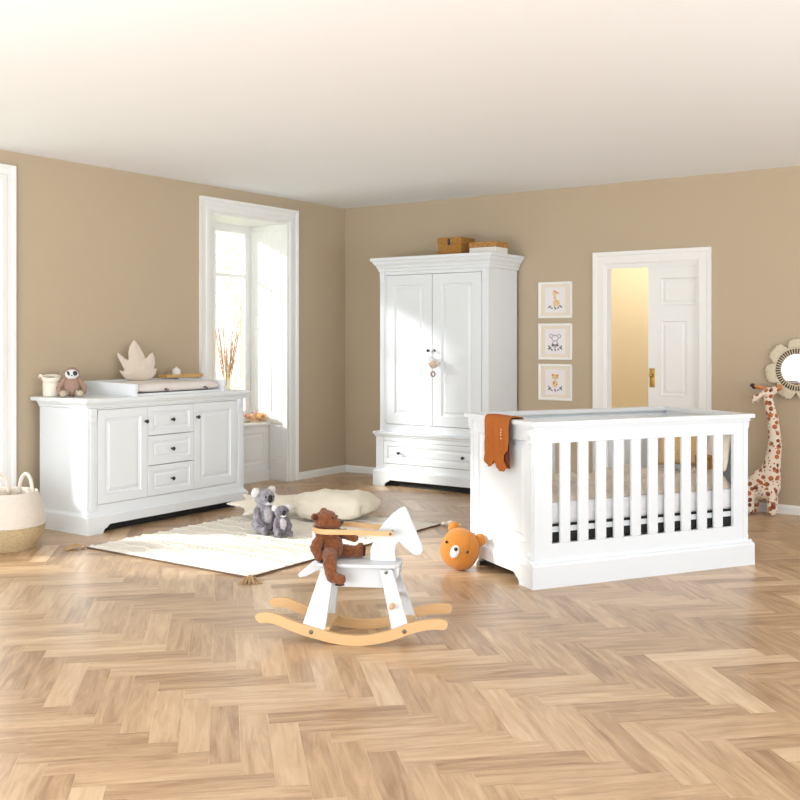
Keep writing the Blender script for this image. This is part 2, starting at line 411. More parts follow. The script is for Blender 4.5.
def skirting(name, pts):
    """pts: (x0,x1,y0,y1) runs"""
    bm = nb()
    for (ax, x0, x1, w0) in pts:
        pr = [(0, 0), (0.016, 0), (0.016, 0.052), (0.010, 0.062), (0.006, 0.070), (0, 0.070)]
        if ax == 'x': prism(bm, [(-a, z) for a, z in pr], 'x', x0, x1)
        else: prism(bm, pr, 'y', x0, x1)
    return struct(name, bm, M['trim'])
skirting('baseboard_left', [('y', -0.747, -0.0165, 0), ('y', -3.84, -2.05, 0), ('y', -9.8, -5.97, 0)])
skirting('baseboard_back', [('x', 0.0, 2.745, 0), ('x', 3.785, 9.2, 0)])

def window(name, ya, yb, with_pane=True):
    root = sroot(name, (0, (ya+yb)/2, 0)); my = (ya+yb)/2; h = (yb-ya)/2
    # casing on the room side (profiled)
    cw = 0.118
    pr = [(0, 0), (0.0, 0.016), (0.012, 0.022), (0.045, 0.022), (0.055, 0.016), (0.085, 0.016), (0.095, 0.026), (cw, 0.029), (cw, 0)]
    bm = nb()
    path = [(-h, 0.0, -1, 0), (-h, NZ, -1, 1), (h, NZ, 1, 1), (h, 0.0, 1, 0)]
    rows = [[bm.verts.new((d, y+sy*o, z+sz*o)) for (o, d) in pr] for (y, z, sy, sz) in path]
    n = len(pr)
    for i in range(3):
        for j in range(n): bm.faces.new((rows[i][j], rows[i][(j+1) % n], rows[i+1][(j+1) % n], rows[i+1][j]))
    bm.faces.new(rows[0]); bm.faces.new(rows[-1][::-1])
    obj('window_casing', bm, M['trim'], root)
    # lining of the deep niche: head board and two panelled reveals
    bm = nb(); box(bm, -0.50, -0.002, -h+0.0, h, NZ-0.02, NZ+0.0)
    obj('head_lining', bm, M['trim'], root)
    for s in (-1, 1):
        bm = nb()
        # reveal board lies in the xz plane, faces the niche
        t = 0.02
        T = Matrix.Translation((0, s*h, 0)) @ (Matrix.Identity(4) if s > 0 else Matrix.Rotation(PI, 4, 'Z') @ Matrix.Translation((0.5, 0, 0)))
        sg = [(0, 0), (0.05, 0), (0.056, 0.006), (0.07, 0.006), (0.078, 0.002)]
        for (z0, z1) in ((0.0, 0.16), (0.16, 0.60), (0.60, 1.52), (1.52, NZ-0.02)):
            if z1 == 0.16:
                panel(bm, -0.5, -0.002, z0, z1, -t, t, sub=[(0, 0), (0.01, 0)], T=T)
            else:
                panel(bm, -0.5, -0.255, z0, z1, -t, t, sub=sg, T=T); panel(bm, -0.255, -0.002, z0, z1, -t, t, sub=sg, T=T)
        obj('reveal_panelling', bm, M['trim'], root)
    # parapet with moulded panels under the sill
    bm = nb(); T = Matrix.Rotation(PI/2, 4, 'Z')
    hh = h-0.022
    box(bm, -0.5, -0.25, -hh, hh, 0, 0.535)
    for a, b in ((-hh, 0), (0, hh)):
        panel(bm, a, b, 0.10, 0.535, 0.232, 0.018, sub=[(0, 0), (0.07, 0), (0.078, 0.008), (0.095, 0.008), (0.11, 0.001)], T=T @ Matrix.Rotation(0, 4, 'Z'))
    box(bm, -0.25, -0.222, -hh, hh, 0, 0.10)
    obj('parapet_panelling', bm, M['trim'], root)
    bm = nb(); box(bm, -0.5, -0.205, -hh, hh, 0.535, 0.558, 0.004); obj('window_sill', bm, M['trim'], root)
    # frame and casements
    bm = nb()
    X0, X1 = -0.54, -0.478
    z0, z1 = 0.56, NZ-0.02
    box(bm, X0, X1, -hh, -hh+0.03, z0, z1); box(bm, X0, X1, hh-0.03, hh, z0, z1)
    box(bm, X0, X1, -hh+0.03, hh-0.03, z1-0.035, z1); box(bm, X0, X1, -hh+0.03, hh-0.03, z0, z0+0.05)
    obj('window_frame', bm, M['trim'], root)
    for s in (-1, 1):
        a, b = (-hh+0.03, -0.003) if s < 0 else (0.003, hh-0.03)
        bm = nb(); c = 0.036
        box(bm, -0.53, -0.485, a, a+c, z0+0.05, z1-0.035); box(bm, -0.53, -0.485, b-c, b, z0+0.05, z1-0.035)
        box(bm, -0.53, -0.485, a+c, b-c, z0+0.05, z0+0.05+c*1.4); box(bm, -0.53, -0.485, a+c, b-c, z1-0.035-c, z1-0.035)
        box(bm, -0.52, -0.49, a+c, b-c, 1.96, 1.99)
        f = obj('casement', bm, M['trim'], root)
        bm = nb(); box(bm, -0.511, -0.506, a+c, b-c, z0+0.05+c*1.4, z1-0.035-c); obj('pane', bm, M['glass'], f)
    return root
window('window_1', *NI[0]); window('window_2', *NI[1])

# door to the hall: casing, jamb, leaf with two fields and brass handle
dr = sroot('door_1', ((DX0+DX1)/2, 0, 0)); hw = (DX1-DX0)/2
bm = nb(); cw = 0.108
pr = [(0, 0), (0.0, 0.012), (0.01, 0.018), (0.07, 0.018), (0.08, 0.024), (cw, 0.026), (cw, 0)]
path = [(-hw, 0.0, -1, 0), (-hw, DZ, -1, 1), (hw, DZ, 1, 1), (hw, 0.0, 1, 0)]
rows = [[bm.verts.new((x+sx*o, -d, z+sz*o)) for (o, d) in pr] for (x, z, sx, sz) in path]
for i in range(3):
    for j in range(len(pr)): bm.faces.new((rows[i][j], rows[i][(j+1) % len(pr)], rows[i+1][(j+1) % len(pr)], rows[i+1][j]))
bm.faces.new(rows[0]); bm.faces.new(rows[-1][::-1])
obj('door_casing', bm, M['trim'], dr)
bm = nb(); box(bm, -hw, -hw+0.018, 0.0, 0.09, 0, DZ); box(bm, hw-0.018, hw, 0.0, 0.09, 0, DZ); box(bm, -hw+0.018, hw-0.018, 0.0, 0.09, DZ-0.018, DZ)
box(bm, -hw+0.018, hw-0.018, 0.015, 0.028, DZ-0.035, DZ-0.018); obj('door_jamb', bm, M['trim'], dr)
lx0 = 3.232-(DX0+DX1)/2; lx1 = hw-0.018
bm = nb(); yf = 0.035
sg = [(0, 0), (0.006, 0.0), (0.016, 0.012), (0.03, 0.012), (0.045, 0.004)]
def leafpanel(bm, a, b, z0, z1): panel(bm, a, b, z0, z1, yf, 0.035, sub=sg)
a, b = lx0+0.105, lx1-0.004
box(bm, lx0, a, yf, yf+0.035, 0.005, DZ-0.02); box(bm, b, lx1, yf, yf+0.035, 0.005, DZ-0.02)
for z0, z1, kind in ((0.005, 0.16, 0), (0.16, 0.72, 1), (0.72, 0.88, 0), (0.88, 1.52, 1), (1.52, 1.64, 0), (1.64, 1.88, 1), (1.88, DZ-0.02, 0)):
    if kind and z1 < 1.6: leafpanel(bm, a, b-0.085, z0, z1); box(bm, b-0.085, b, yf, yf+0.035, z0, z1)
    elif kind: leafpanel(bm, a, b, z0, z1)
    else: box(bm, a, b, yf, yf+0.035, z0, z1)
leaf = obj('door_leaf', bm, M['trim'], dr)
bm = nb(); hx = lx0+0.035
box(bm, hx-0.022, hx+0.022, yf-0.006, yf, 0.955, 1.115, 0.002)
tube(bm, [(hx, yf-0.004, 1.06), (hx, yf-0.030, 1.06)], 0.008, 10); ell(bm, (hx, yf-0.040, 1.055), (0.013, 0.010, 0.020))
ell(bm, (hx, yf-0.008, 0.99), (0.008, 0.004, 0.012)); obj('door_handle', bm, M['brass'], leaf, True)

# outdoors seen through the panes
bm = nb(); box(bm, -40, -0.62, -40, 40, -0.8, -0.7); struct('ground_garden', bm, M['grass'])
def leafy(bm, c, R, n, s):
    for i in range(n):
        while True:
            p = Vector((random.uniform(-1, 1), random.uniform(-1, 1), random.uniform(-1, 1)))
            if 0.25 < p.length < 1: break
        p = Vector((c[0]+p.x*R[0], c[1]+p.y*R[1], c[2]+p.z*R[2]))
        a = Vector((random.uniform(-1, 1), random.uniform(-1, 1), random.uniform(-1, 1))).normalized(); b = a.orthogonal().normalized()
        k = s*random.uniform(0.6, 1.3)
        v = [bm.verts.new(p+a*k), bm.verts.new(p+b*k*0.4+a*k*0.2), bm.verts.new(p-a*k), bm.verts.new(p-b*k*0.4+a*k*0.2)]
        bm.faces.new(v)
t = thing('garden_tree', 'pale green leafy tree outside the window, blurred by daylight', 'tree', (-6.2, 4.9, -0.7))
bm = nb(); tube(bm, [(0, 0, 0), (0.05, 0, 1.4), (-0.02, 0.05, 2.6), (0.05, 0, 3.4)], [0.07, 0.06, 0.04, 0.02]); tube(bm, [(0, 0, 2.2), (0.3, 0.3, 2.9)], [0.03, 0.015])
obj('trunk', bm, M['bark'], t, True)
bm = nb(); leafy(bm, (0, 0, 3.3), (0.75, 0.75, 0.9), 420, 0.08); leafy(bm, (0.2, 0.3, 2.3), (0.5, 0.5, 0.45), 110, 0.08); obj('foliage', bm, M['leafgreen'], t)
t = thing('garden_shrub', 'low yellow-green shrub outside the window behind the dried pampas', 'shrub', (-5.0, 3.4, -0.7))
bm = nb(); leafy(bm, (0, 0, 0.75), (1.5, 0.9, 0.75), 1500, 0.08); obj('foliage', bm, M['leafgreen'], t)
bm = nb()
for k in range(7): tube(bm, [(random.uniform(-.2, .2), random.uniform(-.2, .2), 0), (random.uniform(-.9, .9), random.uniform(-.5, .5), 1.1)], [0.02, 0.008], 6)
obj('stem', bm, M['bark'], t)

# ---------------------------------------------------------------- furniture
def plinth_pts(w0, w1, h, foot=0.13, cut=0.058):
    a = [(w0, 0), (w0+foot, 0), (w0+foot+0.004, 0.018), (w0+foot+0.018, 0.032), (w0+foot+0.036, 0.038), (w0+foot+0.04, 0.045), (w0+foot+0.055, cut-0.004), (w0+foot+0.06, cut)]
    b = [(w1-(x-w0), z) for x, z in reversed(a)]
    return a + b + [(w1, h), (w0, h)]

def corbel(bm, x0, x1, y, z, h=0.10, d=0.018):
    """small scrolled bracket on a post, front at y facing -y, top at z"""
    pts = [(y, z), (y-d, z), (y-d, z-h*0.18), (y-d*0.85, z-h*0.4), (y-d*0.4, z-h*0.62), (y-d*0.45, z-h*0.8), (y-d*0.3, z-h*0.95), (y, z-h)]
    prism(bm, pts, 'x', x0, x1)

# ---- dresser (front faces the room, local -y)
Ld = 1.585
dres = thing('dresser', 'wide white dresser with two panelled doors and three middle drawers against the left wall', 'dresser', (0.08, -3.703, 0), 90)
yb = -0.535
bm = nb()
box(bm, 0.018, 0.036, yb, 0, 0.05, 0.905); box(bm, Ld-0.036, Ld-0.018, yb, 0, 0.05, 0.905)       # sides
box(bm, 0.036, Ld-0.036, -0.015, 0, 0.06, 0.905); box(bm, 0.036, Ld-0.036, yb+0.02, -0.015, 0.10, 0.12)
XS = [0.105, 0.560, 1.018, 1.482]
box(bm, 0.036, XS[0]-0.003, yb, yb+0.03, 0.05, 0.905); box(bm, XS[3]+0.003, Ld-0.036, yb, yb+0.03, 0.05, 0.905)
box(bm, XS[0], XS[3], yb, yb+0.03, 0.866, 0.905); box(bm, XS[0], XS[3], yb, yb+0.03, 0.12, 0.196)
for x in XS[1:3]: box(bm, x-0.009, x+0.009, yb+0.024, 0-0.02, 0.12, 0.88)
rect_profile(bm, 0.018, Ld-0.018, yb, 0, [(0, 0.872), (0.010, 0.882), (0.012, 0.895), (0.022, 0.905), (0.028, 0.918)])
obj('body', bm, M['white'], dres)
bm = nb(); box(bm, -0.022, Ld+0.022, yb-0.045, 0.06, 0.918, 0.945, 0.006); obj('top', bm, M['white'], dres)
bm = nb()
prism(bm, plinth_pts(0, Ld, 0.118), 'y', yb-0.035, yb-0.012)
prism(bm, [(yb-0.012, 0), (0, 0), (0, 0.118), (yb-0.012, 0.118)], 'x', 0, 0.018); prism(bm, [(yb-0.012, 0), (0, 0), (0, 0.118), (yb-0.012, 0.118)], 'x', Ld-0.018, Ld)
rect_profile(bm, 0.018, Ld-0.018, yb, 0, [(0.018, 0.118), (0.014, 0.128), (0.004, 0.135), (0.0, 0.145)])
obj('plinth', bm, M['white'], dres)
bm = nb(); box(bm, 0.03, Ld-0.03, yb+0.03, yb+0.045, 0.0, 0.10); o = obj('shade_board', bm, M['shadow'], dres); o['label'] = 'added dark board painted as the shade under the plinth'  # black board added to stand for the shade beneath the dresser
for x0 in (0.04, Ld-0.085):
    bm = nb(); corbel(bm, x0, x0+0.045, yb, 0.875, 0.105, 0.022)
    prism(bm, [(yb, 0.15), (yb-0.006, 0.16), (yb-0.006, 0.765), (yb, 0.775)], 'x', x0+0.006, x0+0.039)
    obj('corner_bracket', bm, M['white'], dres)
for i, (a, b, kx) in enumerate(((XS[0], XS[1], XS[1]-0.028), (XS[2], XS[3], XS[2]+0.028))):
    bm = nb(); panel(bm, a+0.0025, b-0.0025, 0.199, 0.863, yb-0.004, 0.022, 0.062); d = obj('door', bm, M['white'], dres); knob(d, kx, yb-0.004, 0.757)
for z0, z1 in ((0.648, 0.863), (0.427, 0.643), (0.199, 0.422)):
    bm = nb(); panel(bm, XS[1]+0.0025, XS[2]-0.0025, z0, z1, yb-0.004, 0.022, 0.042, sub=[(0, 0), (0.042, 0), (0.047, 0.007), (0.056, 0.008), (0.060, 0.010), (0.075, 0.003)])
    d = obj('drawer', bm, M['white'], dres); knob(d, (XS[1]+XS[2])/2, yb-0.004, (z0+z1)/2)

# ---- wardrobe
ward = thing('wardrobe', 'tall white two-door wardrobe with cornice and bottom drawer near the corner', 'wardrobe', (1.427, -0.018, 0), 0)
yw = -0.53; hw_ = 0.585
bm = nb()
box(bm, -hw_, -hw_+0.02, yw, 0, 0.5, 2.03); box(bm, hw_-0.02, hw_, yw, 0, 0.5, 2.03); box(bm, -hw_, hw_, -0.012, 0, 0.5, 2.03)
box(bm, -hw_+0.02, -0.516, yw, yw+0.03, 0.5, 2.03); box(bm, 0.516, hw_-0.02, yw, yw+0.03, 0.5, 2.03)
box(bm, -0.514, 0.514, yw, yw+0.03, 1.955, 2.03); box(bm, -0.514, 0.514, yw, yw+0.03, 0.5, 0.572)
box(bm, -hw_+0.02, hw_-0.02, yw+0.03, -0.012, 1.98, 2.03)
obj('upper_body', bm, M['white'], ward)
bm = nb()
rect_profile(bm, -hw_, hw_, yw, 0, [(0.0, 1.985), (0.010, 1.992), (0.012, 2.012), (0.022, 2.022), (0.026, 2.040), (0.046, 2.062), (0.054, 2.082), (0.066, 2.088), (0.068, 2.112), (0.064, 2.116)])
obj('cornice', bm, M['white'], ward)
bm = nb(); hl = 0.615; yl = -0.552
box(bm, -hl, -hl+0.02, yl, 0, 0.05, 0.475); box(bm, hl-0.02, hl, yl, 0, 0.05, 0.475); box(bm, -hl+0.02, hl-0.02, -0.012, 0, 0.06, 0.475)
box(bm, -hl+0.02, -0.532, yl, yl+0.03, 0.06, 0.475); box(bm, 0.532, hl-0.02, yl, yl+0.03, 0.06, 0.475)
box(bm, -0.53, 0.53, yl, yl+0.03, 0.418, 0.475); box(bm, -0.53, 0.53, yl, yl+0.03, 0.10, 0.207); box(bm, -0.53, 0.53, yl+0.03, -0.02, 0.10, 0.12)
rect_profile(bm, -hl, hl, yl, 0, [(0, 0.452), (0.008, 0.462), (0.010, 0.474), (0.022, 0.480), (0.024, 0.497), (0.018, 0.502)])
obj('lower_body', bm, M['white'], ward)
bm = nb(); prism(bm, plinth_pts(-hl-0.022, hl+0.022, 0.135, 0.13, 0.058), 'y', yl-0.022, yl-0.001)
for s in (-1, 1): box(bm, s*(hl+0.022), s*(hl+0.001), yl-0.001, 0, 0, 0.135)
rect_profile(bm, -hl, hl, yl, 0, [(0.022, 0.135), (0.018, 0.145), (0.006, 0.152), (0.0, 0.162)])
obj('plinth', bm, M['white'], ward)
bm = nb(); box(bm, -0.58, 0.58, yl+0.03, yl+0.045, 0.0, 0.10); o = obj('shade_board', bm, M['shadow'], ward); o['label'] = 'added dark board painted as the shade under the plinth'  # same added black board, shade beneath the wardrobe
for s in (-1, 1):
    a, b = sorted((s*(hw_-0.056), s*(hw_-0.012)))
    bm = nb(); corbel(bm, a, b, yw, 1.985, 0.13, 0.022); prism(bm, [(yw, 0.52), (yw-0.006, 0.53), (yw-0.006, 1.845), (yw, 1.855)], 'x', a+0.006, b-0.006); obj('corner_bracket', bm, M['white'], ward)
for s in (-1, 1):
    a, b = sorted((s*0.003, s*0.512))
    bm = nb(); panel(bm, a, b, 0.576, 1.951, yw-0.004, 0.022, 0.092); d = obj('door', bm, M['white'], ward); knob(d, s*0.032, yw-0.004, 1.258)
bm = nb(); panel(bm, -0.527, 0.527, 0.211, 0.415, yl-0.003, 0.022, 0.04, sub=[(0, 0), (0.042, 0), (0.047, 0.007), (0.056, 0.008), (0.060, 0.010), (0.075, 0.003)])
d = obj('drawer', bm, M['white'], ward)
for s in (-1, 1): knob(d, s*0.345, yl-0.003, 0.313)

# ---- cot
Lc, Wc = 1.560, 0.80
cot = thing('baby_cot', 'white baby cot with slatted sides and solid panelled ends', 'cot', (3.865, -3.282, 0), 58.9)
bm = nb()   # top capping frame
for (a, b, c_, d_) in ((0, Lc, 0, 0.06), (0, Lc, Wc-0.06, Wc), (0, 0.075, 0.06, Wc-0.06), (Lc-0.075, Lc, 0.06, Wc-0.06)): box(bm, a-0.002, b+0.002, c_, d_, 0.887, 0.910)
rect_prof = [(0, 0.868), (0.008, 0.876), (0.012, 0.887)]
for (a, b, c_, d_) in ((0.018, Lc-0.018, 0.018, 0.03), (0.018, Lc-0.018, Wc-0.03, Wc-0.018), (0.018, 0.03, 0.03, Wc-0.03), (Lc-0.03, Lc-0.018, 0.03, Wc-0.03)): box(bm, a, b, c_, d_, 0.868, 0.887)
obj('top_rail', bm, M['white'], cot)
def end_panel(side):
    x = 0.028 if side == 0 else Lc-0.028
    sgn = 1 if side == 0 else -1
    bm = nb()
    # outer face at x, thickness inwards; built in local frame and turned
    T = Matrix.Translation((x, Wc/2, 0)) @ Matrix.Rotation(-PI/2 if side == 0 else PI/2, 4, 'Z')
    hh = Wc/2-0.028
    def bx(a, b, y0, y1, z0, z1):
        n0 = len(bm.verts); box(bm, a, b, y0, y1, z0, z1); bm.verts.ensure_lookup_table()
        for v in bm.verts[n0:]: v.co = T @ v.co
    bx(-hh, -hh+0.10, 0, 0.035, 0.02, 0.887); bx(hh-0.10, hh, 0, 0.035, 0.02, 0.887)
    bx(-hh+0.10, hh-0.10, 0, 0.035, 0.80, 0.887)
    panel(bm, -hh+0.10, hh-0.10, 0.23, 0.80, 0.006, 0.025, sub=[(0, 0), (0.0, 0.002), (0.012, 0.012), (0.03, 0.012), (0.038, 0.008), (0.05, 0.002)], T=T)
    bx(-hh+0.10, hh-0.10, 0.0, 0.035, 0.06, 0.23)
    o = obj('end_panel', bm, M['white'], cot)
    for s in (-1, 1):
        bm = nb()
        a, b = sorted((s*(hh-0.055), s*(hh-0.012)))
        corbel(bm, a, b, 0, 0.868, 0.095, 0.022); prism(bm, [(0, 0.20), (-0.008, 0.205), (-0.008, 0.765), (0, 0.775)], 'x', a+0.005, b-0.005)
        prism(bm, [(0, 0.15), (-0.014, 0.15), (-0.016, 0.17), (-0.006, 0.19), (-0.006, 0.20), (0, 0.205)], 'x', a, b)
        for v in bm.verts: v.co = T @ v.co
        obj('corner_bracket', bm, M['white'], o)
    bm = nb()
    n = Wc/2
    P = plinth_pts(-n+0.012, n-0.012, 0.12, 0.135, 0.058) 
    prism(bm, P, 'y', -0.026, -0.004); 
    prism(bm, [(-0.026, 0.12), (-0.022, 0.132), (-0.008, 0.138), (0, 0.15), (0, 0.12)], 'x', -n+0.012, n-0.012)
    for v in bm.verts: v.co = T @ v.co
    obj('end_plinth', bm, M['white'], cot)
end_panel(0); end_panel(1)
for k, y in enumerate((0.03, Wc-0.052)):
    bm = nb()
    box(bm, 0.064, Lc-0.064, y, y+0.022, 0.79, 0.868); box(bm, 0.064, Lc-0.064, y, y+0.022, 0.13, 0.235)
    box(bm, 0.064, 0.143, y, y+0.022, 0.235, 0.79); box(bm, Lc-0.143+0.006, Lc-0.064, y, y+0.022, 0.235, 0.79)
    fr = obj('side_frame', bm, M['white'], cot)
    for i in range(10):
        x = 0.198+0.12*i; bm = nb(); box(bm, x, x+0.066, y+0.002, y+0.020, 0.235, 0.79, 0.004); obj('slat', bm, M['white'], fr)
    bm = nb(); yy = (0.0, 0.022) if k == 0 else (Wc-0.022, Wc)
    box(bm, 0.0, Lc, yy[0], yy[1], 0.0, 0.12)
    if k == 0: prism(bm, [(0.0, 0.12), (0.006, 0.132), (0.022, 0.137), (0.03, 0.15), (0.03, 0.12)], 'x', 0.0, Lc)
    else: prism(bm, [(Wc, 0.12), (Wc-0.006, 0.132), (Wc-0.022, 0.137), (Wc-0.03, 0.15), (Wc-0.03, 0.12)], 'x', 0.0, Lc)
    obj('side_plinth', bm, M['white'], cot)
bm = nb(); box(bm, 0.066, Lc-0.066, 0.060, Wc-0.060, 0.292, 0.322); bb = obj('bed_base', bm, M['white'], cot)
bm = nb(); box(bm, 0.066, Lc-0.066, 0.060, Wc-0.060, 0.243, 0.291); o = obj('underside_shade', bm, M['shadow'], bb); o['label'] = 'added dark box painted as the shade under the bed base'  # dark box added in place of the shade below the base
bm = nb(); box(bm, 0.070, Lc-0.070, 0.062, Wc-0.062, 0.3225, 0.332); o = obj('base_gap_shade', bm, M['shadow'], bb); o['label'] = 'dark strip painted as the shade gap above the base'  # dark sheet painted as the shade line between base and mattress

def cotpt(x, y, z):
    a = math.radians(58.9); return (3.865+x*math.cos(a)-y*math.sin(a), -3.282+x*math.sin(a)+y*math.cos(a), z)
bm = nb(); box(bm, 0.075, Lc-0.075, -0.335, 0.335, 0, 0.125, 0.02); 
for v in bm.verts: v.co.x -= Lc/2
o = obj('cot_mattress', bm, M['mattress'], None, True, cotpt(Lc/2, Wc/2, 0.3325)); o.rotation_euler = (0, 0, math.radians(58.9))
tag(o, 'white mattress lying inside the slatted cot under beige bedding', 'mattress')
# crumpled bedding
bm = nb(); nx, ny = 96, 44; G = []
for side in (0, 1):
    g = []
    for i in range(nx+1):
        row = []
        for j in range(ny+1):
            u, v = i/nx, j/ny; x = -0.69+1.38*u; y = -0.325+0.65*v
            e = min(1, min(u, 1-u)*14, min(v, 1-v)*9); e = e*(2-e)
            hgt = 0.060+0.050*noise.noise(Vector((x*4.5, y*5, 1.3)))+0.036*noise.noise(Vector((x*15, y*8+x*5, 4.3)))+0.012*noise.noise(Vector((x*34, y*20, 7)))
            if u > 0.55: hgt += 0.022*math.sin((u-0.55)*6)
            row.append(bm.verts.new((x, y, 0.001 if side else max(0.004, hgt*e))))
        g.append(row)
    G.append(g)
for s_ in (0, 1):
    g = G[s_]
    for i in range(nx):
        for j in range(ny): bm.faces.new((g[i][j], g[i+1][j], g[i+1][j+1], g[i][j+1]))
for i in range(nx):
    for j in (0, ny): bm.faces.new((G[0][i][j], G[0][i+1][j], G[1][i+1][j], G[1][i][j]))
for j in range(ny):
    for i in (0, nx): bm.faces.new((G[0][i][j], G[0][i][j+1], G[1][i][j+1], G[1][i][j]))
o = obj('crumpled_duvet', bm, M['linen'], None, True, cotpt(Lc/2, Wc/2, 0.458)); o.rotation_euler = (0, 0, math.radians(58.9))
tag(o, 'crumpled beige linen duvet on the cot mattress behind the slats', 'duvet')
# cushions at the far end of the cot
def pillow(name, w_, h_, t_, m, loc, rot, label, cat, pw=0.55):
    bm = nb(); n = 20; A = []; B = []
    for i in range(n+1):
        ra, rb = [], []
        for j in range(n+1):
            u, v = 2*i/n-1, 2*j/n-1
            k = (max(0, 1-abs(u)**3)*max(0, 1-abs(v)**3))**pw
            ins = 1-0.06*(abs(v)**2)*(1-abs(u))-0.0; ins2 = 1-0.06*(abs(u)**2)*0
            wr = 1+0.08*noise.noise(Vector((u*3, v*3, t_*40)))
            x, z = u*w_/2*(1-0.07*(1-v*v)), v*h_/2*(1-0.07*(1-u*u))
            ra.append(bm.verts.new((x, -t_/2*k*wr, z)))
            rb.append(ra[-1] if (i in (0, n) or j in (0, n)) else bm.verts.new((x, t_/2*k*wr, z)))
        A.append(ra); B.append(rb)
    for g in (A, B):
        for i in range(n):
            for j in range(n):
                try: bm.faces.new((g[i][j], g[i+1][j], g[i+1][j+1], g[i][j+1]))
                except ValueError: pass
    o = obj(name, bm, m, None, True, loc); o.rotation_euler = rot; tag(o, label, cat); return o
pillow('tan_cushion', 0.27, 0.30, 0.10, M['tan_plush'], cotpt(1.34, 0.42, 0.71), (math.radians(-10), 0, math.radians(14)), 'tan cushion standing in the far right corner inside the cot', 'cushion')
pillow('cream_cushion', 0.19, 0.24, 0.08, M['cream'], cotpt(1.425, 0.165, 0.675), (math.radians(-14), 0, math.radians(-31.1)), 'cream cushion at the right end inside the cot', 'cushion')
bm = nb()
cx_, cy_ = 1.26, 0.33
box(bm, -0.04, 0.04, -0.035, 0.035, 0, 0.09, 0.012)
o = obj('wicker_box', bm, M['rattan'], None, True, cotpt(1.285, 0.135, 0.572)); o.rotation_euler = (0, 0, math.radians(58.9)); tag(o, 'small golden wicker box on the bedding in the cot', 'box')

# ---- rust romper over the cot end
pathp = [(0.105, 0.80), (0.094, 0.84), (0.086, 0.88), (0.080, 0.908), (0.066, 0.922), (0.03, 0.924), (0.0, 0.922), (-0.014, 0.912), (-0.018, 0.89), (-0.019, 0.86), (-0.018, 0.78), (-0.016, 0.70), (-0.013, 0.58)]
def romper_layer(bm, off, zb, right, hw=0.142, rough=1.0, start=0.0, nu=64, nv=48):
    P = [Vector(p) for p in pathp]; Ls = [0]
    for i in range(1, len(P)): Ls.append(Ls[-1]+(P[i]-P[i-1]).length)
    def at(t):
        for i in range(1, len(P)):
            if t <= Ls[i]: f = (t-Ls[i-1])/(Ls[i]-Ls[i-1]); return P[i-1].lerp(P[i], f)
        return P[-1]
    g = []
    for j in range(nv+1):
        v = 2*j/nv-1; end = Ls[-1]-(zb(v)-0.58); row = []
        for k in range(nu+1):
            p = at(start+(end-start)*k/nu); x, z = p
            hang = min(1, max(0, (0.915-z)*10)) if x < 0 else 0
            lo = -right(z) if hang > 0.5 else -1.0
            w_ = hw*(1-0.05*math.sin((0.91-z)/0.3*PI)*hang)
            y = 0.350+(lo+(1-lo)*(v+1)/2)*w_
            fold = rough*hang*(0.007*abs(math.sin(v*9+z*8+1.5*noise.noise(Vector((v*2, z*9, 0)))))+0.006*noise.noise(Vector((v*5, z*22, 1))))
            row.append(bm.verts.new((x-off-fold, y, z+(0.002*rough*noise.noise(Vector((v*6, 3, 0))) if k == nu else 0))))
        g.append(row)
    for j in range(nv):
        for k in range(nu): bm.faces.new((g[j][k], g[j+1][k], g[j+1][k+1], g[j][k+1]))
def sst(a, b, x): t = max(0, min(1, (x-a)/(b-a))); return t*t*(3-2*t)
zb_f = lambda v: 0.622+0.034*math.exp(-((v-0.12)/0.24)**2)+0.030*max(0, abs(v)-0.70)/0.3-0.010*sst(0.1, -0.4, v)
right_f = lambda z: 1-0.42*sst(0.745, 0.700, z)+0.26*sst(0.675, 0.635, z)
bm = nb(); romper_layer(bm, 0.008, zb_f, right_f)
rom = obj('romper', bm, M['rust_knit'], None, True, (3.865, -3.282, 0)); rom.rotation_euler = (0, 0, math.radians(58.9))
sd = rom.modifiers.new('thickness', 'SOLIDIFY'); sd.thickness = 0.003; sd.offset = 0
tag(rom, 'rust orange ribbed baby romper draped over the end of the cot', 'romper')
bm = nb(); romper_layer(bm, 0.0015, lambda v: 0.634+0.034*math.exp(-((v-0.12)/0.24)**2), lambda z: 1.0, hw=0.138, rough=0.0, start=0.20)
o = obj('back_layer', bm, M['rust_dark'], rom, True); o['label'] = 'dark inner back layer seen through the arm opening'
for (yv, zz) in ((0.277, 0.85), (0.279, 0.835), (0.281, 0.82), (0.278, 0.80)):
    bm = nb(); ell(bm, (-0.0385, yv, zz), (0.003, 0.004, 0.004)); obj('button', bm, M['cream'], rom, True)

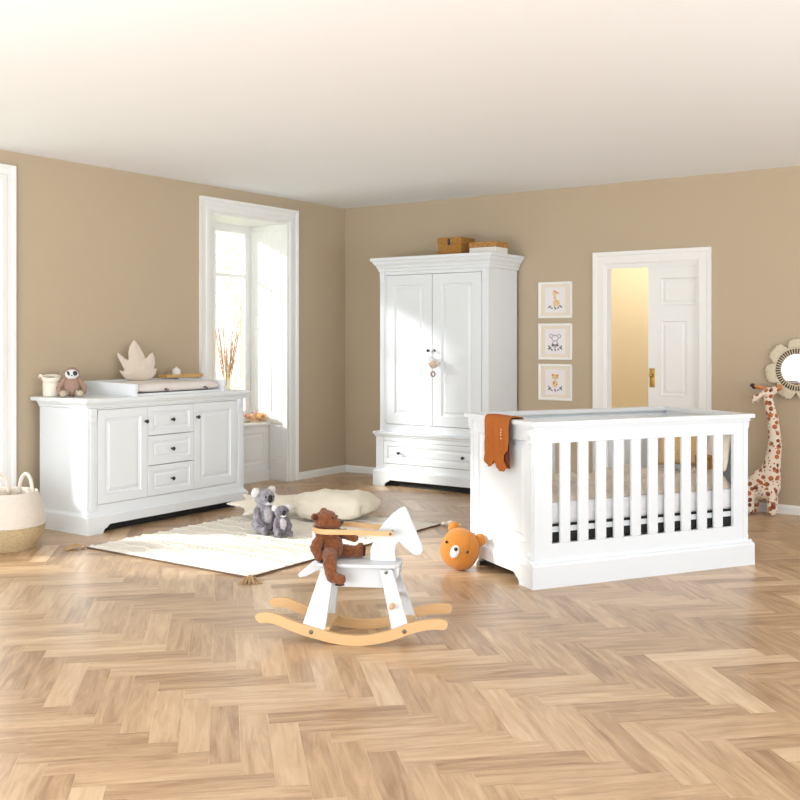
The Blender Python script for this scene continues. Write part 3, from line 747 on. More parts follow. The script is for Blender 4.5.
# ---------------------------------------------------------------- things on the dresser
# world positions; dresser top at z 0.945
tray = thing('changing_tray', 'white changing tray with raised sides on top of the dresser', 'changing tray', (0.08, -3.285, 0.9455), 90)
bm = nb(); wt = 0.87
box(bm, 0, wt, -0.56, 0.0, 0, 0.018)
obj('tray_base', bm, M['white'], tray)
for x0 in (-0.022, wt):
    bm = nb(); prism(bm, [(-0.588, 0.0), (-0.592, 0.080), (-0.585, 0.092), (-0.50, 0.092), (-0.02, 0.100), (0.0, 0.100), (0.0, 0.0)], 'x', x0, x0+0.022); obj('side_board', bm, M['white'], tray)
bm = nb(); box(bm, 0, wt, -0.02, 0.0, 0.018, 0.10, 0.003); obj('rear_board', bm, M['white'], tray)
bm = nb(); n1, n2 = 60, 30; A = []; B = []
for i in range(n1+1):
    ra, rb = [], []
    for j in range(n2+1):
        u, v = 2*i/n1-1, 2*j/n2-1
        k = (max(0, 1-u**6)*max(0, 1-v**6))**0.5
        dip = 0.5+0.5*min(1, abs(v)**2+abs(u)**6)
        z = k*(0.062*dip + 0.004*noise.noise(Vector((u*6, v*4, 2))))
        x = u*0.425; y = v*0.272
        ra.append(bm.verts.new((x, y, 0.026+z))); rb.append(ra[-1] if (i in (0, n1) or j in (0, n2)) else bm.verts.new((x, y, 0.026-0.026*k)))
    A.append(ra); B.append(rb)
for g in (A, B):
    for i in range(n1):
        for j in range(n2):
            try: bm.faces.new((g[i][j], g[i+1][j], g[i+1][j+1], g[i][j+1]))
            except ValueError: pass
pad = thing('changing_pad', 'padded pale changing mat lying in the tray on the dresser', 'changing mat', (0.372, -2.850, 0.9645), 90)
obj('padding', bm, M['pad'], pad, True)
for x in (-0.16, 0.24):
    bm = nb(); tube(bm, [(x, -0.272, 0.022), (x+0.01, -0.283, 0.028), (x+0.02, -0.280, 0.014), (x+0.035, -0.278, 0.018)], 0.005, 8); o = obj('tie', bm, M['charcoal'], pad, True); o['label'] = 'small dark tie at the mat edge'

# leaf cushion
def outline_cushion(name, pts, t_, m, label, cat, loc, rot, parent_parts=None):
    """soft cushion with an arbitrary outline: ngon filled, inflated by distance to the outline"""
    bm = nb(); P = [Vector((a, b)) for a, b in pts]
    # grid sampling inside outline
    def inside(q):
        c = False; n = len(P)
        for i in range(n):
            a, b = P[i], P[(i+1) % n]
            if (a.y > q.y) != (b.y > q.y) and q.x < (b.x-a.x)*(q.y-a.y)/(b.y-a.y)+a.x: c = not c
        return c
    def dist(q):
        d = 9
        for i in range(len(P)):
            a, b = P[i], P[(i+1) % len(P)]; ab = b-a
            s = max(0, min(1, (q-a).dot(ab)/ab.length_squared)); d = min(d, (q-(a+ab*s)).length)
        return d
    xs = [p.x for p in P]; ys_ = [p.y for p in P]; st = (max(xs)-min(xs))/56
    nx_ = int((max(xs)-min(xs))/st)+3; ny_ = int((max(ys_)-min(ys_))/st)+3
    fr, bk = {}, {}
    D = {}
    for i in range(nx_):
        for j in range(ny_):
            q = Vector((min(xs)-st+i*st, min(ys_)-st+j*st))
            if inside(q): D[(i, j)] = (q, dist(q))
    cells = [(i, j) for (i, j) in D if (i+1, j) in D and (i, j+1) in D and (i+1, j+1) in D]
    used = set()
    for (i, j) in cells: used |= {(i, j), (i+1, j), (i, j+1), (i+1, j+1)}
    for k in used:
        q, d = D[k]; h = t_*min(1, d/(t_*1.3))**0.55*(0.5+0.5*min(1, d/(t_*2.2)))+0.002
        fr[k] = bm.verts.new((q.x, -h/2, q.y)); bk[k] = bm.verts.new((q.x, h/2, q.y))
    edges = {}
    for (i, j) in cells:
        ks = [(i, j), (i+1, j), (i+1, j+1), (i, j+1)]
        bm.faces.new([fr[k] for k in ks]); bm.faces.new([bk[k] for k in ks[::-1]])
        for a, b in zip(ks, ks[1:]+ks[:1]):
            if (b, a) in edges: del edges[(b, a)]
            else: edges[(a, b)] = 1
    for a, b in edges: bm.faces.new((fr[a], bk[a], bk[b], fr[b]))
    o = obj(name, bm, m, None, True, loc); o.rotation_euler = rot
    s = o.modifiers.new('smooth', 'SMOOTH'); s.iterations = 5; s.factor = 0.5
    tag(o, label, cat); return o
def smooth_closed(pts, n=6):
    out = []; k = len(pts)
    for i in range(k):
        p0, p1, p2, p3 = [Vector(pts[(i+d) % k]) for d in (-1, 0, 1, 2)]
        for s in range(n):
            t = s/n
            out.append(tuple(0.5*((2*p1)+(-p0+p2)*t+(2*p0-5*p1+4*p2-p3)*t*t+(-p0+3*p1-3*p2+p3)*t**3)))
    return out
# seven pointed lobes; (x,z) metres
LP = [(0.00, 0.00), (-0.035, 0.005), (-0.09, 0.012), (-0.115, 0.035), (-0.148, 0.085), (-0.138, 0.092), (-0.105, 0.085), (-0.125, 0.13), (-0.150, 0.185), (-0.155, 0.225), (-0.145, 0.228), (-0.105, 0.198), (-0.072, 0.168), (-0.072, 0.215), (-0.058, 0.275), (-0.022, 0.325), (-0.014, 0.325), (0.025, 0.275), (0.058, 0.205), (0.062, 0.178), (0.085, 0.205), (0.118, 0.228), (0.124, 0.225), (0.138, 0.18), (0.140, 0.135), (0.128, 0.098), (0.148, 0.102), (0.152, 0.095), (0.138, 0.05), (0.105, 0.015), (0.04, 0.004)]
outline_cushion('leaf_cushion', [(a*1.06, b*1.04) for a, b in LP], 0.07, M['leaf'], 'beige leaf-shaped cushion standing upright on the changing mat by the wall', 'cushion', (0.150, -2.835, 1.028), (math.radians(-9), 0, math.radians(68)))

# wooden board and small white jar behind the mat
bm = nb(); box(bm, 0.004, 0.41, -0.045, 0.06, 0, 0.014, 0.004); box(bm, 0.004, 0.41, -0.045, -0.036, 0.014, 0.026); box(bm, 0.004, 0.41, 0.051, 0.06, 0.014, 0.026)
o = obj('wooden_tray', bm, M['tray_wood'], None, False, (0.12, -2.56, 1.046)); o.rotation_euler = (0, 0, math.radians(90)); tag(o, 'narrow light wooden tray at the back of the changing top', 'tray')
jar = thing('white_jar', 'small white jar with knobbed lid on the narrow wooden tray', 'jar', (0.118, -2.41, 1.0605))
bm = nb(); lathe(bm, [(0, 0), (0.030, 0), (0.034, 0.01), (0.034, 0.045), (0.030, 0.052), (0, 0.052)], 24); obj('jar_body', bm, M['frame'], jar, True)
bm = nb(); lathe(bm, [(0, 0.052), (0.027, 0.052), (0.024, 0.060), (0.008, 0.064), (0.008, 0.072), (0, 0.074)], 20); obj('lid', bm, M['frame'], jar, True)

# storage pouch
pch = thing('storage_pot', 'small cream fabric storage pot with folded rim at the dresser end', 'storage pot', (0.135, -3.625, 0.9455))
pch.scale = (0.86, 0.86, 0.98)
bm = nb(); lathe(bm, [(0, 0), (0.062, 0), (0.070, 0.01), (0.073, 0.06), (0.072, 0.125), (0.068, 0.125), (0.066, 0.03), (0, 0.02)], 32); obj('pot_body', bm, M['cream'], pch, True)
bm = nb(); prof = []
for j in range(33):
    a = 2*PI*j/32; z = 0.135+0.012*math.cos(a-2.6); prof.append((0.073*math.cos(a), 0.073*math.sin(a), z))
tube(bm, prof[:-1], 0.012, 10, closed=True, flat=(0.7, 1.5)); obj('folded_rim', bm, M['cream'], pch, True)
bm = nb(); tube(bm, [(-0.03, -0.06, 0.148), (-0.06, -0.068, 0.155), (-0.09, -0.055, 0.145), (-0.085, -0.035, 0.13)], [0.008, 0.014, 0.012, 0.006], 10); obj('folded_tip', bm, M['cream'], pch, True)

# sloth
sl = thing('sloth_toy', 'brown plush sloth with pale face sitting beside the storage pot', 'soft toy', (0.275, -3.555, 0.9455), 52)
# local: faces -y
bm = nb()
ell(bm, (0, 0, 0.075), (0.062, 0.052, 0.075)); ell(bm, (0, 0.0, 0.165), (0.056, 0.050, 0.050))
remesh(obj('body', bm, M['sloth'], sl, True), 0.006)
for s in (-1, 1):
    bm = nb(); cap(bm, (s*0.052, -0.005, 0.12), (s*0.088, -0.01, 0.065), 0.020, 0.021); cap(bm, (s*0.088, -0.01, 0.065), (s*0.082, -0.045, 0.030), 0.021, 0.018); remesh(obj('arm', bm, M['sloth'], sl, True), 0.006)
    bm = nb(); cap(bm, (s*0.040, -0.035, 0.026), (s*0.058, -0.085, 0.026), 0.024, 0.026, 5); remesh(obj('leg', bm, M['sloth_light'], sl, True), 0.006)
bm = nb(); ell(bm, (0, -0.028, 0.163), (0.048, 0.032, 0.036)); f = obj('face', bm, M['fluff'], sl, True)
for s in (-1, 1):
    bm = nb(); ell(bm, (s*0.022, -0.055, 0.170), (0.009 if s < 0 else 0.017, 0.006, 0.018), eul(0, s*28, 0)); obj('eye_patch', bm, M['charcoal'], f, True)
bm = nb(); ell(bm, (0, -0.061, 0.156), (0.006, 0.005, 0.004)); obj('nose', bm, M['nose'], f, True)

# ---------------------------------------------------------------- niche: vase with dried grass, dried flowers
vs = thing('glass_vase', 'clear glass vase on the window sill', 'vase', (-0.36, -1.345, 0.558))
bm = nb(); lathe(bm, [(0, 0.0), (0.045, 0.0), (0.052, 0.01), (0.05, 0.12), (0.038, 0.30), (0.040, 0.33), (0.036, 0.33), (0.035, 0.30), (0.046, 0.12), (0.047, 0.012), (0, 0.010)], 28); obj('vase_glass', bm, M['glass'], vs, True)
random.seed(11)
dg = thing('dried_pampas', 'bunch of dried beige and pink pampas grass spreading out of the glass vase', 'dried grass', (-0.36, -1.345, 0.575))
stalks = [(-0.125, 0.93, 0.02), (-0.11, 0.86, -0.02), (-0.07, 0.90, 0.03), (-0.05, 0.80, -0.03), (-0.02, 0.70, 0.02), (0.01, 0.66, -0.01), (0.05, 0.76, 0.02), (0.085, 0.86, -0.02), (0.125, 0.93, 0.01), (0.11, 0.84, 0.03)]
bm = nb()
for (dy, z, dx) in stalks: tube(bm, [(0.01*random.uniform(-1, 1), 0.015*random.uniform(-1, 1), 0.0), (dx*0.3, dy*0.25, z*0.42), (dx, dy, z*0.95)], [0.0022, 0.002, 0.0015], 6)
obj('stem', bm, M['stem'], dg)
for i, (dy, z, dx) in enumerate(stalks):
    bm = nb(); a = Vector((dx*0.45, dy*0.38, z*0.52)); b = Vector((dx*1.1, dy*1.12, z*1.0))
    for k in range(190):
        t_ = random.random(); p = a.lerp(b, t_); d = (b-a).normalized()
        o_ = Vector((random.uniform(-1, 1), random.uniform(-1, 1), random.uniform(-0.3, 0.3))).normalized()
        rr = 0.026*math.sin(PI*min(0.97, t_*0.9+0.08))+0.004
        q = p+d*0.035+o_*rr; s_ = d.cross(o_).normalized()*0.0034
        bm.faces.new([bm.verts.new(p-s_), bm.verts.new(p+s_), bm.verts.new(q)])
    obj('plume', bm, M['pampas'] if i % 5 else M['pampas_pink'], dg)
df = thing('dried_flowers', 'loose bunch of rust and cream dried flowers lying on the window sill', 'dried flowers', (-0.315, -1.04, 0.558))
bm = nb(); tube(bm, [(0.03, -0.17, 0.012), (0.01, -0.05, 0.02), (0, 0.03, 0.02)], 0.005, 8); tube(bm, [(0.05, -0.14, 0.008), (0.0, 0.0, 0.02)], 0.004, 8); obj('stem', bm, M['bark'], df)
for k in range(20):
    c = (random.uniform(-0.06, 0.07), random.uniform(-0.10, 0.12), random.uniform(0.02, 0.07)); bm = nb()
    for q in range(14):
        d = Vector((random.uniform(-1, 1), random.uniform(-1, 1), random.uniform(-0.25, 1))).normalized(); p = Vector(c); s_ = d.orthogonal().normalized()*0.008; e_ = p+d*random.uniform(0.03, 0.06)
        if e_.z < 0.003: e_.z = 0.003
        m_ = (p+e_)/2; bm.faces.new([bm.verts.new(p), bm.verts.new(m_+s_), bm.verts.new(e_), bm.verts.new(m_-s_)])
    obj('flower', bm, M['pampas_pink'] if k % 2 else M['pampas'], df)

# ---------------------------------------------------------------- on the wardrobe
def crate(name, x, y, w_, d_, h0, h1, m0, m1, label, cat, clasp):
    t = thing(name, label, cat, (x, y, 2.099+0.0))
    bm = nb(); box(bm, -w_/2, w_/2, -d_/2, d_/2, 0, h0, 0.006); obj('box_body', bm, m0, t, False)
    bm = nb(); box(bm, -w_/2-0.004, w_/2+0.004, -d_/2-0.004, d_/2+0.004, h0, h1, 0.006); obj('lid', bm, m1, t, False)
    if clasp: bm = nb(); box(bm, -0.012, 0.012, -d_/2-0.010, -d_/2-0.003, h0-0.015, h1-0.012, 0.002); obj('clasp', bm, M['charcoal'], t)
    return t
c1 = crate('woven_box', 1.545, -0.33, 0.245, 0.24, 0.11, 0.166, M['rattan'], M['rattan'], 'brown woven box with dark clasp on top of the wardrobe, left one', 'box', True); c1.location.z = 2.098
c2 = crate('lidded_box', 1.885, -0.33, 0.27, 0.22, 0.06, 0.108, M['frame'], M['rattan_lid'], 'flat white box with honey woven lid on the wardrobe, right one', 'box', False); c2.location.z = 2.098
for c_ in (c1, c2): c_.location.z = 2.1165

# music toy hanging from the wardrobe knobs
ht = thing('hanging_toy', 'white and blush plush toy with ring hanging from the wardrobe knob', 'soft toy', (1.475, -0.60, 1.26))
bm = nb(); tube(bm, [(-0.016, 0.012, 0.004), (-0.022, 0.004, 0.012), (-0.008, 0.0, 0.012), (0.0, 0.0, -0.03), (0.004, -0.004, -0.08)], 0.003, 8); obj('strap', bm, M['fluff'], ht, True)
bm = nb(); ell(bm, (0.006, -0.012, -0.115), (0.050, 0.042, 0.046)); ell(bm, (-0.02, -0.012, -0.085), (0.034, 0.03, 0.034)); remesh(obj('head', bm, M['fluff'], ht, True), 0.005)
bm = nb(); ell(bm, (0.018, -0.034, -0.122), (0.034, 0.03, 0.034)); obj('muzzle', bm, M['pink'], ht, True)
for s in (-1, 1):
    bm = nb(); ell(bm, (0.006+s*0.055, -0.006, -0.085), (0.022, 0.008, 0.012), eul(0, s*25, 0)); obj('ear', bm, M['fluff'], ht, True)
bm = nb(); ell(bm, (-0.016, -0.052, -0.118), 0.005); ell(bm, (0.006, -0.062, -0.135), 0.004); obj('eye', bm, M['nose'], ht, True)
bm = nb(); tube(bm, [(0.0, -0.01, -0.15), (0.0, -0.01, -0.19)], 0.003, 8); obj('cord', bm, M['cream'], ht)
bm = nb(); tube(bm, [(0.021*math.cos(2*PI*k/20), -0.012, -0.211+0.021*math.sin(2*PI*k/20)) for k in range(20)], 0.006, 8, closed=True); o = obj('ring', bm, M['woodring'], ht, True)

# ---------------------------------------------------------------- framed prints
def ellipse2(bm, cx, cz, rx, rz, y, a=0, n=16):
    vs_ = []
    for k in range(n):
        t_ = 2*PI*k/n; x, z = rx*math.cos(t_), rz*math.sin(t_)
        vs_.append((cx+x*math.cos(a)-z*math.sin(a), cz+x*math.sin(a)+z*math.cos(a)))
    prism(bm, vs_, 'y', y-0.0004, y)
def picture(z, animal, label):
    t = thing('framed_print', label, 'picture', (2.384, -0.002, z-0.006), 0, None)
    W2, H2 = 0.165, 0.162
    bm = nb(); f = 0.024
    pr = [(0, 0), (0, 0.016), (f*0.3, 0.018), (f*0.8, 0.016), (f, 0.012), (f, 0)]
    cs = [(-1, -1), (1, -1), (1, 1), (-1, 1)]
    rows = [[bm.verts.new((sx*(W2-o), -d-0.0, sz*(H2-o))) for o, d in pr] for sx, sz in cs]
    for i in range(4):
        for j in range(len(pr)): bm.faces.new((rows[i][j], rows[i][(j+1) % len(pr)], rows[(i+1) % 4][(j+1) % len(pr)], rows[(i+1) % 4][j]))
    obj('frame', bm, M['frame'], t)
    bm = nb(); box(bm, -W2+f, W2-f, -0.008, 0, -H2+f, H2-f); obj('mount', bm, M['mount'], t)
    bm = nb(); box(bm, -0.100, 0.100, -0.0095, -0.008, -0.112, 0.112); p = obj('print', bm, M['paper'], t)
    y = -0.0095; E = ellipse2
    def part(n, m, L):
        if n == 'animal_markings':
            for k, e in enumerate(L):
                b = nb(); E(b, e[0], e[1], e[2], e[3], y-0.0006-0.0001*k, e[4] if len(e) > 4 else 0); obj('marking', b, m, p)
            return
        b = nb()
        for k, e in enumerate(L): E(b, e[0], e[1], e[2], e[3], y-0.0001*k, e[4] if len(e) > 4 else 0)
        obj(n, b, m, p)
    sprigs = [(-0.055, -0.060, 0.020, 0.006, 0.6), (-0.035, -0.072, 0.016, 0.005, -0.5), (0.0, -0.072, 0.006, 0.016, 0.2), (0.03, -0.070, 0.016, 0.005, 0.6), (0.055, -0.058, 0.020, 0.006, -0.7), (-0.06, -0.045, 0.006, 0.014, 0.5), (0.06, -0.045, 0.006, 0.014, -0.5)]
    if animal == 'giraffe':
        part('animal_drawing', M['ink_yellow'], [(0.012, -0.025, 0.035, 0.030), (-0.002, 0.025, 0.012, 0.045, 0.25), (-0.002, 0.058, 0.024, 0.016, 0.2), (-0.01, -0.045, 0.008, 0.02), (0.03, -0.045, 0.008, 0.02)])
        part('animal_markings', M['ink_orange'], [(0.004, 0.072, 0.022, 0.008, -0.3), (-0.012, 0.08, 0.003, 0.010), (0.03, 0.062, 0.010, 0.006), (-0.008, 0.02, 0.005, 0.006), (0.015, -0.015, 0.006, 0.006), (0.028, -0.03, 0.005, 0.006)])
        part('leaf_drawing', M['ink_dark'], sprigs[:5])
    elif animal == 'koala':
        part('animal_drawing', M['ink_grey'], [(-0.038, 0.050, 0.020, 0.020), (0.038, 0.048, 0.020, 0.020), (0, 0.032, 0.036, 0.030), (0, -0.022, 0.032, 0.032)])
        part('animal_markings', M['paper'], [(-0.038, 0.050, 0.011, 0.011), (0.038, 0.048, 0.011, 0.011), (0, 0.030, 0.026, 0.020), (0, -0.012, 0.018, 0.014)])
        part('face_drawing', M['ink_dark'], [(0, 0.022, 0.007, 0.009), (-0.013, 0.034, 0.003, 0.003), (0.013, 0.034, 0.003, 0.003), (-0.018, -0.030, 0.020, 0.008, 0.4), (0.018, -0.030, 0.020, 0.008, -0.4)])
        part('leaf_drawing', M['ink_dark'], sprigs)
    else:
        part('animal_drawing', M['ink_yellow'], [(0, 0.045, 0.032, 0.024), (0, -0.015, 0.026, 0.034)])
        part('animal_markings', M['ink_orange'], [(-0.024, 0.064, 0.011, 0.011), (0.024, 0.060, 0.011, 0.011), (0, 0.062, 0.005, 0.008), (0.026, 0.040, 0.008, 0.005), (-0.012, -0.005, 0.012, 0.014), (0.016, -0.02, 0.008, 0.006)])
        part('face_drawing', M['ink_dark'], [(0, 0.036, 0.004, 0.004), (-0.012, 0.046, 0.0025, 0.003), (0.012, 0.046, 0.0025, 0.003)])
        part('leaf_drawing', M['ink_dark'], sprigs)
    return t
picture(1.717, 'giraffe', 'top framed animal print, yellow giraffe drawing on white paper')
picture(1.346, 'koala', 'middle framed animal print, grey koala drawing on white paper')
picture(0.984, 'cub', 'bottom framed animal print, yellow and orange cub drawing among leaves')

# ---------------------------------------------------------------- mirror
mi = thing('wall_mirror', 'round mirror with cream macrame petals on the back wall at the right', 'mirror', (4.455, -0.02, 1.125))
RX = Matrix.Rotation(PI/2, 3, 'X')
bm = nb(); lathe(bm, [(0, 0.006), (0.118, 0.006), (0.120, 0.0), (0.0, 0.0)], 48, (0, 0, 0), RX); obj('mirror_glass', bm, M['mirror'], mi)
bm = nb()
tube(bm, [(0.170*math.cos(2*PI*k/48), -0.006, 0.170*math.sin(2*PI*k/48)) for k in range(48)], 0.007, 8, closed=True)
tube(bm, [(0.122*math.cos(2*PI*k/48), -0.006, 0.122*math.sin(2*PI*k/48)) for k in range(48)], 0.005, 8, closed=True)
obj('ring', bm, M['macrame'], mi, True)
bm = nb()
for k in range(48):
    a = 2*PI*k/48; tube(bm, [(0.122*math.cos(a), -0.006, 0.122*math.sin(a)), (0.170*math.cos(a), -0.006, 0.170*math.sin(a))], 0.0042, 6)
obj('cord_spokes', bm, M['cord_dark'] if False else M['macrame'], mi, True)
bm = nb(); lathe(bm, [(0.120, -0.002), (0.168, -0.002), (0.168, 0.003), (0.120, 0.003)], 48, (0, 0.003, 0), RX, close=True); obj('backing_ring', bm, M['cord_dark'], mi)
for k in range(7):
    a0 = math.radians(87+k*360/7); bm = nb(); hwid = PI/7*0.96
    nA, nR = 12, 5; g = []
    for i in range(nA+1):
        u = 2*i/nA-1; a = a0+u*hwid*(1.0)
        ro = 0.176+0.070*(1-abs(u)**3.2)*(1-0.12*math.cos(u*PI*1.0))+0.005*math.cos(i*PI); row = []
        for j in range(nR+1):
            r_ = 0.172+(ro-0.172)*j/nR; row.append(bm.verts.new((r_*math.cos(a), -0.008-0.004*math.sin(j*PI/nR)*((i % 2)*1.5), r_*math.sin(a))))
        g.append(row)
    for i in range(nA):
        for j in range(nR): bm.faces.new((g[i][j], g[i+1][j], g[i+1][j+1], g[i][j+1]))
    o = obj('petal', bm, M['macrame'], mi, True); s_ = o.modifiers.new('thickness', 'SOLIDIFY'); s_.thickness = 0.012; s_.offset = 0

# ---------------------------------------------------------------- giraffe
gi = thing('giraffe_toy', 'tall cream plush giraffe with rust spots standing by the back wall', 'soft toy', (4.275, -0.135, 0), 0)
G0 = Vector((4.27, 0, 0))
def gp(x, z, y=0.0): return (x-4.27, y, z)
bm = nb()
ell(bm, gp(4.235, 0.235), (0.120, 0.085, 0.125)); ell(bm, gp(4.275, 0.30), (0.082, 0.075, 0.13)); ell(bm, gp(4.16, 0.205), (0.085, 0.078, 0.09))
cap(bm, gp(4.285, 0.34), gp(4.312, 0.56), 0.068, 0.052, 8); cap(bm, gp(4.312, 0.56), gp(4.298, 0.74), 0.052, 0.042, 8); cap(bm, gp(4.298, 0.74), gp(4.258, 0.90), 0.042, 0.036, 8)
ell(bm, gp(4.262, 0.945), (0.050, 0.042, 0.044)); cap(bm, gp(4.285, 0.955), gp(4.335, 0.985), 0.034, 0.024, 5)
for (x, y) in ((4.295, -0.045), (4.285, 0.045), (4.13, -0.045), (4.14, 0.045)):
    cap(bm, gp(x, 0.18, y), gp(x+0.005, 0.035, y), 0.040, 0.034, 7)
remesh(obj('body', bm, M['giraffe'], gi, True), 0.008, 4)
bm = nb(); ell(bm, gp(4.345, 0.992), (0.026, 0.026, 0.024)); obj('muzzle', bm, M['hanger'], gi, True)
for s in (-1, 1):
    bm = nb(); cap(bm, gp(4.245, 0.978, s*0.016), gp(4.165, 0.992+s*-0.008, s*0.022), 0.013, 0.012, 8); h_ = obj('horn', bm, M['hanger'], gi, True)
    bm = nb(); ell(bm, gp(4.150, 0.994+s*-0.008, s*0.023), (0.022, 0.015, 0.015)); o = obj('horn_tip', bm, M['nose'], h_, True)
    bm = nb(); cap(bm, gp(4.245, 0.950, s*0.036), gp(4.175, 0.905, s*0.060), 0.016, 0.024, 5); cap(bm, gp(4.175, 0.905, s*0.060), gp(4.165, 0.870, s*0.062), 0.024, 0.008, 5); remesh(obj('ear', bm, M['giraffe'], gi, True), 0.005)
    bm = nb(); ell(bm, gp(4.285, 0.965, s*0.036), (0.009, 0.006, 0.010)); obj('eye', bm, M['nose'], gi, True)
bm = nb(); tube(bm, [gp(4.07, 0.26), gp(4.045, 0.20), gp(4.04, 0.12)], [0.010, 0.008, 0.012], 8); obj('tail', bm, M['giraffe'], gi, True)

# ---------------------------------------------------------------- basket
bk = thing('laundry_basket', 'cream cotton and straw basket with loop handles at the left edge', 'basket', (0.532, -4.252, 0))
bk.scale = (1.07, 1.07, 1.02)
def wobble(bm, amp, f): 
    for v in bm.verts:
        n_ = noise.noise(Vector((v.co.x*f, v.co.y*f, v.co.z*f*2))); r_ = math.hypot(v.co.x, v.co.y)
        if r_ > 0.02 and 0.01 < v.co.z: v.co.x *= 1+amp*n_; v.co.y *= 1+amp*n_
prof = [(0, 0.0), (0.165, 0.0)]
for k in range(9):
    t_ = k/8; R_ = 0.17+0.052*math.sin(min(1, t_*1.0)*PI*0.5); z = 0.008+0.135*t_
    prof += [(R_-0.004, z), (R_+0.003, z+0.008)]
prof += [(0.214, 0.150), (0.205, 0.150), (0.16, 0.015), (0, 0.012)]
bm = nb(); lathe(bm, prof, 56); wobble(bm, 0.01, 18); obj('straw_body', bm, M['straw'], bk, True)
bm = nb(); prof = []
for k in range(15):
    t_ = k/14; R_ = 0.221-0.044*t_**2.2; z = 0.150+0.205*t_; prof += [(R_-0.0015, z), (R_+0.0015, z+0.007)]
prof += [(0.172, 0.362), (0.167, 0.355), (0.203, 0.2), (0.210, 0.150)]
bm = nb(); lathe(bm, prof, 56, close=True); wobble(bm, 0.006, 9); obj('rope_body', bm, M['basket_cloth'], bk, True)
ca_, sa_ = math.cos(math.radians(35)), math.sin(math.radians(35))
for s in (-1, 1):
    # handles at camera-right and camera-left of the rim
    bm = nb(); pts = []
    for k in range(17):
        t_ = PI*k/16; along = 0.052*math.cos(t_)*1.0; up_ = 0.145*math.sin(t_)+0.33-0.02
        base = 0.164
        lx_, dy_ = s*0.095-0.028*(s > 0)+along, 0.0
        depth_ = math.sqrt(max(0, base**2-lx_**2))
        pts.append((lx_*ca_-depth_*sa_*0.9, lx_*sa_+depth_*ca_*0.9, up_))
    tube(bm, [(p[0], p[1], p[2]) for p in pts], 0.011, 10); o = obj('handle', bm, M['basket_cloth'], bk, True)
bm = nb()
fx, fy = 0.574, -0.819
tube(bm, [(fx*0.200+ca_*0.022*math.cos(2*PI*k/16), fy*0.200+sa_*0.022*math.cos(2*PI*k/16), 0.318+0.022*math.sin(2*PI*k/16)) for k in range(16)], 0.006, 8, closed=True)
lathe(bm, [(0, 0.004), (0.020, 0.004), (0.020, 0), (0, 0)], 20, (fx*0.196, fy*0.196, 0.318), Vector((fx, fy, 0.1)).to_track_quat('Z', 'Y').to_matrix())
o = obj('round_tag', bm, M['stem'], bk, True)

# ---------------------------------------------------------------- rug
RX0, RX1, RY0, RY1 = 0.985, 2.42, -3.965, -1.97
rg = thing('rug', 'large cream woven rug with raised pattern and corner tassels', 'rug', ((RX0+RX1)/2, (RY0+RY1)/2, 0))
bm = nb(); hx_, hy_ = (RX1-RX0)/2, (RY1-RY0)/2; nxr, nyr = 180, 260; top = []
def rz_(x, y):
    # raised tufted bands, zigzags and dashes
    u = (y/hy_); b = 0.012
    s1 = (y*7) % 1.0
    zig = abs(((x*5) % 1)-0.5)*0.5
    p = abs(s1-zig-0.2)
    h = 0.0
    if p < 0.07: h += 0.008
    if (int((y+5)*7) % 3 == 0) and ((x*24) % 1) < 0.5 and 0.6 < s1 < 0.85: h += 0.008
    h = h*0.85+0.003*noise.noise(Vector((x*14, y*14, 0))) + 0.003*noise.noise(Vector((x*60, y*60, 3)))
    return b+h
for i in range(nxr+1):
    row = []
    for j in range(nyr+1):
        x = -hx_+2*hx_*i/nxr; y = -hy_+2*hy_*j/nyr
        ex = 0.006*noise.noise(Vector((y*3, 0, 0)))
        row.append(bm.verts.new((x+ex, y+0.006*noise.noise(Vector((x*3, 5, 0))), rz_(x, y))))
    top.append(row)
for i in range(nxr):
    for j in range(nyr): bm.faces.new((top[i][j], top[i+1][j], top[i+1][j+1], top[i][j+1]))
ring = [top[i][0] for i in range(nxr)]+[top[nxr][j] for j in range(nyr)]+[top[i][nyr] for i in range(nxr, 0, -1)]+[top[0][j] for j in range(nyr, 0, -1)]
low = [bm.verts.new((v.co.x, v.co.y, 0.0)) for v in ring]
for k in range(len(ring)): bm.faces.new((ring[k], low[k], low[(k+1) % len(ring)], ring[(k+1) % len(ring)]))
obj('woven_body', bm, mat('cream_rug_wool', srgb(250, 244, 233), 0.98, 0.05, 26, 0.6, 160), rg, True)
bm = nb()
tube(bm, [(-hx_-0.002, -hy_-0.002, 0.006), (hx_+0.002, -hy_-0.002, 0.006), (hx_+0.002, hy_+0.002, 0.006), (-hx_-0.002, hy_+0.002, 0.006)], 0.006, 8, closed=True)
obj('edge_cord', bm, M['cord_dark'], rg)
for sx, sy in ((-1, -1), (1, -1), (1, 1), (-1, 1)):
    bm = nb(); c = Vector((sx*(hx_+0.01), sy*(hy_+0.01), 0.014)); d = Vector((sx, sy, 0)).normalized(); e = Vector((-d.y, d.x, 0))
    ell(bm, c+d*0.015, (0.018, 0.018, 0.014))
    for k in range(46):
        a = random.uniform(-0.62, 0.62); L_ = random.uniform(0.10, 0.13); dd = d*math.cos(a)+e*math.sin(a)
        z0 = random.uniform(0.006, 0.022); p1 = c+d*0.015; p2 = p1+dd*L_*0.5; p2.z = z0+0.006; p3 = p1+dd*L_; p3.z = 0.004
        tube(bm, [p1, p2, p3], [0.003, 0.0035, 0.0025], 5)
    o = obj('tassel', bm, M['tassel'] if (sx, sy) != (1, 1) else M['cream'], rg); o['label'] = 'yarn tassel at the rug corner'

